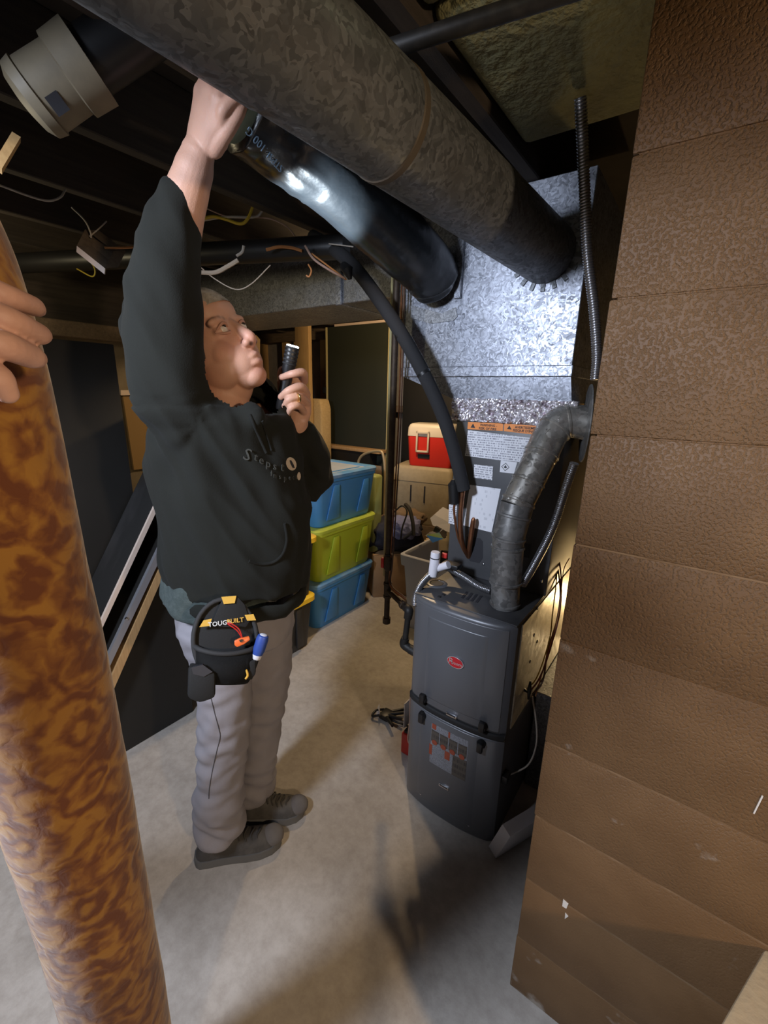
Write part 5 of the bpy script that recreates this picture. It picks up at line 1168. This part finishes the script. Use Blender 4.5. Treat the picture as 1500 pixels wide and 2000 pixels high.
# hair cap
bm = bmesh.new(); bmesh.ops.create_icosphere(bm, subdivisions=5, radius=1.0)
dl_ = []
for v in bm.verts:
    p = Vector((v.co.x*.082, v.co.y*.112 - .010, v.co.z*.096 + .037))
    if (p.z < .052 and p.y > .026 - (.052 - p.z)*.35) or p.z < -.05: dl_.append(v)
    v.co = hl(*p) + (noise.noise(v.co*9)*.004 + noise.noise(v.co*26)*.003)*v.co.normalized()
bmesh.ops.delete(bm, geom=dl_, context='VERTS')
bm_done(bm, 'hair', 'hair_grey', pe, True)
# ring
q0 = G(583, 777, 1.172); rv = (G(566, 779, 1.17) - G(586, 775, 1.188)).normalized()
lathe('ring', q0 - rv*.002, rv, [(0, .0112), (.0005, .0118), (.0035, .0118), (.004, .0112)], 'ring_gold', pe, 20)

# ---- clothing
def wrinkle(me, fn):
    me.update(); vn = [v.normal.copy() for v in me.vertices]
    for v, n in zip(me.vertices, vn): v.co += n * fn(v.co)
bm = bmesh.new()
tors = [(1140, 336, 598, 1.17, .160), (1080, 324, 606, 1.18, .170), (1000, 317, 606, 1.185, .170), (920, 304, 596, 1.185, .175), (850, 300, 578, 1.18, .185), (800, 312, 556, 1.18, .185), (768, 350, 528, 1.18, .155)]
pts = []; rads = []
for y, l, r, d, dep in tors:
    c = G((l+r)/2, y, d); pts.append(c); rads.append((rp(r-l, c), dep))
limb(bm, pts, rads, 40, 6, up0=RGT, cap=.10)
c = G(448, 748, 1.17); limb(bm, [G(440, 790, 1.17), G(446, 752, 1.17)], [(.115, .115), (.085, .085)], 28, up0=RGT, cap=.1)
# raised sleeve
sl = [((380, 830), 1.08, 150), ((340, 760), 1.04, 150), ((325, 680), 1.03, 148), ((322, 600), 1.03, 146), ((322, 530), 1.035, 132), ((335, 450), 1.045, 106), ((352, 395), 1.05, 88), ((362, 372), 1.052, 78)]
limb(bm, [G(*p, d) for p, d, _ in sl], [rp(w_, G(*p, d)) for p, d, w_ in sl], 28, cap=.12)
for p, r in (((268, 600), .030), ((262, 650), .028)): ell(bm, G(*p, 1.05), (r, r, r*1.6))
# far sleeve
sl2 = [((520, 830), 1.34, 110), ((585, 880), 1.37, 100), ((602, 935), 1.365, 84), ((602, 905), 1.31, 78), ((592, 868), 1.275, 70), ((582, 843), 1.255, 62)]
limb(bm, [G(*p, d) for p, d, _ in sl2], [rp(w_, G(*p, d)) for p, d, w_ in sl2], 24, cap=.12)
# hood bunched behind and beside the neck
for p, d, r in (((505, 770), 1.24, (.060, .050, .045)), ((400, 770), 1.20, (.075, .09, .055)), ((470, 815), 1.08, (.075, .04, .055)), ((525, 800), 1.20, (.05, .06, .05))): ell(bm, G(*p, d), r)
hood_me = remesh(bm, .007, 6, .5)
# open the neck and the cuffs
ncut = hl(0, -.006, -.080)
def folds(p):
    q = p - G(350, 800, 1.05); h = 0
    h += .010*noise.noise(Vector((p.x*9, p.y*9, p.z*3.0)))
    h += .006*noise.noise(Vector((p.x*22 + p.z*8, p.y*22, p.z*7)))
    a = (p - G(300, 640, 1.0)).length
    # radiating drag folds from the armpit
    ang = math.atan2(p.z - G(395, 830, 1.02).z, (p - G(395, 830, 1.02)).dot(RGT)); dist = (p - G(395, 830, 1.02)).length
    if p.z < 1.52: h += .0045*math.sin(ang*7 + 1.0)*math.exp(-((dist-.16)/.10)**2)
    a_ = p.dot(RGT)*.86 + p.z*.50; b__ = -p.dot(RGT)*.50 + p.z*.86
    k = 1.0 if p.z < 1.5 else .5
    n_ = noise.noise(Vector((a_*15, b__*2.6, 4.0 + p.dot(HEAD)*2)))
    h += k*.012*(1 - min(1, abs(n_)*2.6)) - .004
    return h
wrinkle(hood_me, folds)
hood = link('hoodie', hood_me, 'hoodie', pe, True)
# drop hoodie faces that would cover hands or face: cuff end caps stay, neck is open around the throat
bm = bmesh.new(); bm.from_mesh(hood_me); dv = []
thr = [hl(0, .03, -.115), hl(0, .055, -.135), hl(0, .02, -.10), G(428, 738, 1.07), G(448, 752, 1.075), G(466, 770, 1.09)]
for v in bm.verts:
    if any((v.co - t).length < (.062 if k_ < 3 else .050) for k_, t in enumerate(thr)): dv.append(v)
bmesh.ops.delete(bm, geom=dv, context='VERTS'); bm.to_mesh(hood_me); bm.free()
for p in hood_me.polygons: p.use_smooth = True
# hem band
hem = []
for k in range(40):
    a = 2*math.pi*k/40; hem.append(G(467, 1146, 1.17) + RGT*math.cos(a)*(rp(250, G(467, 1146, 1.17))) + HEAD*math.sin(a)*.155 + Vector((0, 0, -.014*math.cos(a) + .010*noise.noise(Vector((math.cos(a)*2, math.sin(a)*2, 0))) - (.012 if -2.4 < (a if a < math.pi else a-2*math.pi) < -.6 else 0))))
bm = bmesh.new(); add_tube(bm, hem + [hem[0], hem[1]], [.017]*42, 10, False, ell=(1.3, .6)); bm_done(bm, 'hem_band', 'hoodie', hood, True)
# hoodie print
pr = G(500, 890, 1.02)
def surf(px, py, me, off=.003):
    """nearest hoodie hit along the pixel's ray"""
    from mathutils.bvhtree import BVHTree
    global _bv
    try: _bv
    except NameError: _bv = BVHTree.FromPolygons([v.co for v in me.vertices], [tuple(p.vertices) for p in me.polygons])
    h = _bv.ray_cast(CAM, ray(px, py).normalized()); 
    return (h[0] - ray(px, py).normalized()*off, h[1]) if h[0] is not None else (G(px, py, 1.05), -HEAD)
def on_hoodie(name, s, px, py, size, m_, dpx):
    a, n = surf(px, py, hood_me); b, _ = surf(px + dpx[0], py + dpx[1], hood_me); xd = (b - a)
    n = n if n.dot(CAM - a) > 0 else -n
    yd = n.cross(xd); text(name, s, size, a, xd, yd, m_, hood, .0006)
for ch_, px, py, sz in (('S', 483, 889, .040), ('t', 500, 893, .028), ('e', 511, 899, .030), ('p', 524, 906, .030), ('s', 537, 911, .030), ('t', 552, 912, .034)):
    on_hoodie('chest_lettering', ch_, px, py, sz, 'print_dim', (10, 4))
for ch_, px, py in (('I', 530, 925), ('n', 537, 929), ('s', 547, 931), ('p', 557, 934), ('e', 566, 933), ('c', 573, 932), ('t', 579, 931)):
    on_hoodie('chest_lettering', ch_, px, py, .020, 'print_dim', (10, 2))
def dec(pxs, m_, off, name, par):
    pts = [surf(x, y, hood_me, off)[0] for x, y in pxs]; return prism(name, pts, -HEAD*.0008, m_, par)
dec([(569 + 10*math.cos(t)*1.0 + 5*math.sin(t)*.4, 906 + 13*math.sin(t)) for t in [2*math.pi*k/16 for k in range(16)]], 'print_cream', .004, 'chest_emblem', hood)
dec([(566, 899), (569, 899), (574, 908), (576, 914), (572, 914), (568, 906)], 'ink', .0055, 'emblem_mark', hood)
dec([(584 + 3.5*math.cos(t), 930 + 8*math.sin(t)) for t in [2*math.pi*k/12 for k in range(12)]], 'print_cream', .004, 'chest_emblem', hood)
def hline(name, pts, r, m_):
    tube(name, [surf(x, y, hood_me, .001)[0] for x, y in [(q.x, q.y) for q in crom([Vector((x, y, 0)) for x, y in pts], 6)]], r, m_, hood, 8)
mat('hoodie_seam', (0.0035, 0.0042, 0.0028), .95)
hline('pocket_edge', [(556, 1022), (560, 1055), (552, 1082), (534, 1098), (508, 1102), (486, 1096)], .004, 'hoodie_seam')
hline('placket', [(488, 810), (505, 850), (520, 885)], .004, 'hoodie_seam'); hline('drawstring', [(512, 822), (524, 860), (530, 880)], .003, 'hoodie_seam')
# undershirt tail
bm = bmesh.new()
limb(bm, [G(436, 1130, 1.165), G(418, 1186, 1.155)], [(.165, .150), (.148, .142)], 30, up0=RGT, cap=.1); sh = remesh(bm, .008, 3)
wrinkle(sh, lambda p: .010*noise.noise(Vector((p.x*16, p.y*16, p.z*7)))); link('shirt_tail', sh, 'shirt_teal', pe, True)
# trousers
bm = bmesh.new()
hips = [(1165, 345, 575, 1.18, .145), (1230, 352, 568, 1.18, .140)]
limb(bm, [G((l+r)/2, y, d) for y, l, r, d, _ in hips], [(rp(r-l, G((l+r)/2, y, d)), dep) for y, l, r, d, dep in hips], 32, up0=RGT, cap=.3)
nl = [((425, 1215), 1.12, 146), ((434, 1300), 1.115, 114), ((439, 1380), 1.115, 102), ((437, 1440), 1.12, 97), ((432, 1510), 1.125, 91), ((427, 1570), 1.13, 92), ((430, 1618), 1.135, 92)]
limb(bm, [G(*p, d) for p, d, _ in nl], [rp(w_, G(*p, d)) for p, d, w_ in nl], 26, cap=.15)
flg = [((508, 1200), 1.26, 130), ((514, 1280), 1.27, 112), ((513, 1350), 1.28, 98), ((506, 1420), 1.29, 84), ((500, 1480), 1.295, 78), ((496, 1530), 1.30, 76), ((498, 1548), 1.30, 72)]
limb(bm, [G(*p, d) for p, d, _ in flg], [rp(w_, G(*p, d)) for p, d, w_ in flg], 26, cap=.15)
tr = remesh(bm, .0065, 4, .5)
def tfold(p):
    t = p.z; lowk = min(1, max(.25, (0.62 - t)/.5 + .25))
    h = .009*lowk*noise.noise(Vector((p.x*11 + p.z*6, p.y*11, p.z*14))) + .006*noise.noise(Vector((p.x*22 - p.z*10, p.y*22, p.z*26)))
    h += .004*math.sin(p.z*95 + (p.x + p.y)*30 + 5*noise.noise(p*7))*math.exp(-((t-.14)/.12)**2)
    h += .003*math.sin(p.z*90 - (p.x - p.y)*40 + 5*noise.noise(p*6))*math.exp(-((t-.50)/.09)**2)
    return h
wrinkle(tr, tfold); trs = link('trousers', tr, 'trousers', pe, True)
from mathutils.bvhtree import BVHTree
bvt = BVHTree.FromPolygons([v.co for v in tr.vertices], [tuple(p.vertices) for p in tr.polygons])
def dense(pts, n=6): return [(q.x, q.y) for q in crom([Vector((x, y, 0)) for x, y in pts], n)]
def onmesh(bv, px, py, off, fb=1.1):
    h = bv.ray_cast(CAM, ray(px, py).normalized()); return (h[0] if h[0] is not None else G(px, py, fb)) - ray(px, py).normalized()*off
tube('side_seam', [onmesh(bvt, x, y, .0004) for x, y in dense((((412, 1362), (420, 1395), (428, 1425), (430, 1440), (424, 1465), (416, 1500), (409, 1540), (408, 1560))))], .0014, 'seam', trs, 6)
tube('pocket_seam', [onmesh(bvt, x, y, .0004, 1.08) for x, y in ((370, 1180), (371, 1200), (375, 1218))], .0011, 'seam', trs, 6, cr=6)
# shoes
def shoe(heel, toe, hgt=.105, wid=.10):
    heel = Vector((heel.x, heel.y, 0)); toe = Vector((toe.x, toe.y, 0)); d = (toe - heel); L = d.length; d.normalize(); s = Vector((-d.y, d.x, 0))
    root = None; b = bmesh.new()
    sec = [(0.0, .25, .30), (.02, .48, .45), (.06, .66, .60), (.15, .72, .92), (.28, .74, 1.0), (.42, .80, .90), (.58, .94, .70), (.74, 1.0, .56), (.88, .86, .48), (.97, .55, .36), (1.0, .25, .20)]
    rings = []
    for t, w_, h_ in sec:
        c = heel + d*(t*L); ring = []
        for k in range(16):
            a = math.pi*k/15; ring.append(b.verts.new(c + s*math.cos(a)*wid/2*w_*(.92 if 0 < k < 15 else 1) + Vector((0, 0, .028 + math.sin(a)**.8*(hgt*h_ - .028 if hgt*h_ > .035 else .012)))))
        rings.append(ring)
    for i in range(len(rings)-1):
        for k in range(15): b.faces.new((rings[i][k], rings[i][k+1], rings[i+1][k+1], rings[i+1][k]))
    for r_ in rings: b.faces.new((r_[0], r_[-1])) if False else None
    b.faces.new(rings[0]); b.faces.new(rings[-1])
    up = bm_done(b, 'shoe', 'shoe', pe, True, 60)
    b = bmesh.new(); loop = []
    out = [(t, w_*1.06) for t, w_, _ in sec]; pl_ = [heel + d*(t*L*1.03 - .006) + s*wid/2*w_ for t, w_ in out] + [heel + d*(t*L*1.03 - .006) - s*wid/2*w_ for t, w_ in reversed(out)]
    lo2 = [b.verts.new(p + Vector((0, 0, .001))) for p in pl_]; mid2 = [b.verts.new(p + Vector((0, 0, .030))) for p in pl_]
    n = len(pl_)
    for k in range(n): b.faces.new((lo2[k], lo2[(k+1) % n], mid2[(k+1) % n], mid2[k]))
    b.faces.new(lo2); b.faces.new(mid2)
    bm_done(b, 'sole', 'sole', up, True, 50)
    # toe cap and side overlay
    b = bmesh.new(); ell(b, heel + d*(L*.90) + Vector((0, 0, .034)), (wid*.40, wid*.40, .026)); bm_done(b, 'toe_cap', 'shoe_suede', up, True)
    for k in range(5):
        t = .44 + .075*k; c = heel + d*(t*L); z_ = hgt*(.90 - .36*(t-.42)/.3) + .006
        tube('lace', [c + s*.028 + Vector((0, 0, z_ - .014)), c + s*.012 + Vector((0, 0, z_)) + d*.006, c - s*.012 + Vector((0, 0, z_)) - d*.006, c - s*.028 + Vector((0, 0, z_ - .014))], .0026, 'lace', up, 6, cr=5)
    return up
shoe(Pz(384, 1672, .02), Pz(548, 1628, .03)); shoe(Pz(474, 1590, .02), Pz(593, 1572, .03))

# ---- flashlight in the left hand
fsh = thing('flashlight', 'slim black flashlight lit at its tip in the raised left hand', 'flashlight', fl0)
fb0 = fl0 - fax*.055
lathe('barrel', fb0, fax, [(0, .0125), (.004, .0145), (.06, .0148), (.10, .0148), (.105, .0165), ((fl1-fb0).length - .004, .0175), ((fl1-fb0).length, .0165)], 'black_plastic', fsh, 22)
for k in range(5): lathe('grip_ring', fb0 + fax*(.118 + .010*k), fax, [(0, .0165), (.0015, .0182), (.0045, .0182), (.006, .0165)], 'black_rubber', fsh, 20)
lathe('lens', fl1, fax, [(-.001, .0158), (.006, .0158), (.0075, .012)], 'lamp_white', fsh, 20)
lamp('flashlight_beam', 'SPOT', fl1 + fax*.012, 110, (0.78, 0.90, 1.0), 0.010, Py(620, 350, .93), 50, 0.5)

# ---- tool pouch on the hip
tp = thing('tool_pouch', 'black belt pouch with yellow tabs hanging at the right hip', 'tool pouch', G(440, 1330, 1.0))
pd_ = .945
def pj(x, y, d=pd_): return G(x, y, d)
pc0 = pj(440, 1245); face = (CAM - pc0).normalized(); face = Vector((face.x, face.y, .35)).normalized(); fr2 = RGT - face*RGT.dot(face); fr2.normalize(); fu2 = face.cross(fr2)
fu2 = fu2 if fu2.z > 0 else -fu2
def pl2(x, y, off=0):
    """pixel projected on the pouch plane"""
    r = ray(x, y); t = (pc0 - CAM).dot(face)/r.dot(face); return CAM + r*t + face*off
disc = [(440 + 64*math.cos(t), 1250 + 82*math.sin(t)) for t in [2*math.pi*k/36 for k in range(36)]]
bk = prism('back_plate', [pl2(x, y) for x, y in disc], -face*.022, 'pouch', tp, .004)
rim_ = [pl2(440 + 62*math.cos(t), 1250 + 80*math.sin(t), .004) for t in [2*math.pi*k/36 for k in range(38)]]
tube('piping', rim_, .006, 'pouch_trim', bk, 8)
prism('top_flap', [pl2(x, y, .004) for x, y in ((424, 1192), (437, 1164), (462, 1162), (478, 1180), (488, 1212), (480, 1224), (410, 1224))], face*.010, 'pouch', tp, .003)
for q in (((432, 1165), (461, 1163), (458, 1177), (437, 1179)), ((398, 1210), (414, 1207), (410, 1221), (390, 1223)), ((477, 1200), (494, 1198), (499, 1210), (482, 1211))):
    prism('yellow_tab', [pl2(x, y, .015) for x, y in q], face*.003, 'pouch_yellow', tp)
pw = pl2(434, 1213, .018); px_ = pl2(452, 1210.5, .018) - pl2(416, 1215.5, .018)
text('pouch_lettering', 'TOUGH', .0150, pl2(430, 1216, .0185), px_, fu2, 'letter_white', tp, .0006, bold=True)
text('pouch_lettering', 'BUILT', .0150, pl2(459, 1211, .0185), px_, fu2, 'pouch_yellow', tp, .0006, bold=True)
# bucket: bowed front pocket
b = bmesh.new(); rows = []
for j, (y, w_, bulge_) in enumerate(((1262, 60, .030), (1275, 60, .048), (1300, 58, .055), (1325, 50, .045), (1334, 44, .020))):
    rows.append([b.verts.new(pl2(440 + (i/12*2-1)*w_, y + (10*(1-(i/12*2-1)**2) if j < 2 else 0), .002 + bulge_*math.sqrt(max(0, 1-(i/12*2-1)**2)))) for i in range(13)])
for j in range(len(rows)-1):
    for i in range(12): b.faces.new((rows[j][i], rows[j][i+1], rows[j+1][i+1], rows[j+1][i]))
r_ = bmesh.ops.solidify(b, geom=list(b.faces), thickness=.005)
bm_done(b, 'front_pocket', 'pouch', tp, True, 60)
tube('pocket_rim', [pl2(440 + (i/12*2-1)*60, 1262 + 10*(1-(i/12*2-1)**2), .004 + .034*math.sqrt(max(0, 1-(i/12*2-1)**2))) for i in range(13)], .006, 'pouch_trim', tp, 8, cr=3)
bx_ = [pl2(x, y, .012) for x, y in ((371, 1290), (421, 1302), (421, 1350), (392, 1360), (369, 1350))]
hl_ = prism('holster', bx_, face*.05, 'pouch', tp, .008)
prism('holster_mouth', [pl2(x, y, .05) for x, y in ((377, 1293), (398, 1288), (416, 1301), (400, 1310), (380, 1305))], face*.014, 'ink', hl_)
prism('side_loop', [pl2(x, y, .008) for x, y in ((470, 1288), (498, 1284), (498, 1312), (488, 1322), (470, 1322))], face*.026, 'pouch', tp, .006)
tube('yellow_clip', [pl2(473, 1299, .038), pl2(479, 1302, .040), pl2(482, 1312, .040), pl2(478, 1319, .038)], .0028, 'pouch_yellow', tp, 8, cr=5)
lathe('rivet', pl2(394, 1269, .012), face, [(0, .004), (.003, .004), (.004, .002)], 'chrome', tp, 10)
sd_ = thing('screwdriver', 'blue handled driver with white cap in the hip pouch loop', 'tool', pl2(503, 1270, .03))
t0 = pl2(499, 1284, .020); t1 = pl2(512, 1238, .034); ta = (t1 - t0).normalized(); tl = (t1-t0).length
lathe('shaft', t0 - ta*.05, ta, [(0, .006), (.05, .008)], 'black_plastic', sd_, 12); lathe('collar', t0, ta, [(0, .009), (.002, .0105), (.012, .0115)], 'tool_white', sd_, 18)
lathe('handle', t0 + ta*.012, ta, [(0, .012), (.012, .0145), (tl - .02, .0150), (tl - .012, .013), (tl - .010, .010)], 'tool_blue', sd_, 20); lathe('end_cap', t0 + ta*(tl), ta, [(0, .0095), (.003, .009), (.0045, .005)], 'tool_white', sd_, 18)
te = thing('wire_tester', 'small orange tester with red leads in the hip pouch', 'tool', pl2(471, 1247, .03))
c__ = pl2(472, 1248, .026); ex = (pl2(486, 1241, .026) - pl2(458, 1256, .026)).normalized()
prism('tester_body', [pl2(x, y, .022) for x, y in ((457, 1248), (467, 1243), (485, 1239), (487, 1246), (476, 1254), (462, 1260), (457, 1256))], face*.012, 'tool_orange', te, .002)
prism('tester_button', [pl2(x, y, .0345) for x, y in ((466, 1246), (472, 1244), (474, 1248), (468, 1250))], face*.003, 'black_plastic', te)
for k in range(2): tube('lead', [pl2(472, 1243, .030), pl2(462 + 4*k, 1228 - 2*k, .034), pl2(448 + 3*k, 1218 - 3*k, .034), pl2(444, 1215, .028)], .0016, 'red_plastic', te, 6, cr=6)

# ---- second person's hand gripping the carpet roll (arm leaves the frame at the left)
p2 = thing('person', 'second person\'s bare hand entering at left, gripping the rug roll', 'person', C(-120, 700, .33))
bm = bmesh.new()
hz = .41
k_ = .725
fings = [((-150, 560, .44), (-70, 545, .405), (5, 575, .405), (60, 596, .44), (74, 604, .47), .0105), ((-160, 600, .44), (-70, 595, .395), (10, 622, .395), (70, 650, .435), (84, 655, .46), .0115), ((-160, 650, .43), (-75, 655, .385), (0, 672, .385), (55, 694, .42), (72, 700, .44), .0125)]
def Ck(p): return C(p[0], p[1], p[2]*k_)
for a, b_1, c_1, d_1, e_1, r in fings:
    r *= k_; limb(bm, [Ck(a), Ck(b_1), Ck(c_1), Ck(d_1), Ck(e_1)], [r*1.15, r*1.15, r*1.05, r*.95, r*.75], 16, 6)
limb(bm, [Ck((-150, 700, .42)), Ck((-70, 715, .385)), Ck((-10, 735, .385)), Ck((14, 768, .395))], [.0125, .0107, .0092, .007], 16, 6)
limb(bm, [Ck((-470, 1080, .54)), Ck((-330, 800, .45)), Ck((-225, 675, .43)), Ck((-130, 640, .42))], [(.029, .025), (.025, .021), (.031, .016), (.029, .0135)], 24, 6, up0=U_)
h2 = remesh(bm, .0017, 3, .5); h2o = link('hand', h2, 'skin_plain' if 'skin_plain' in MATS else mat('skin_plain', (0.56, 0.34, 0.28), .6, var=(30, (0.50, 0.29, 0.23), .35, .7), bump=(300, .2, .002)), p2, True)
limb_b = bmesh.new(); limb(limb_b, [Ck((-620, 1500, .80)), Ck((-540, 1250, .64)), Ck((-460, 1060, .53))], [.045, .040, .035], 20); bm_done(limb_b, 'sleeve', 'hoodie', p2, True)
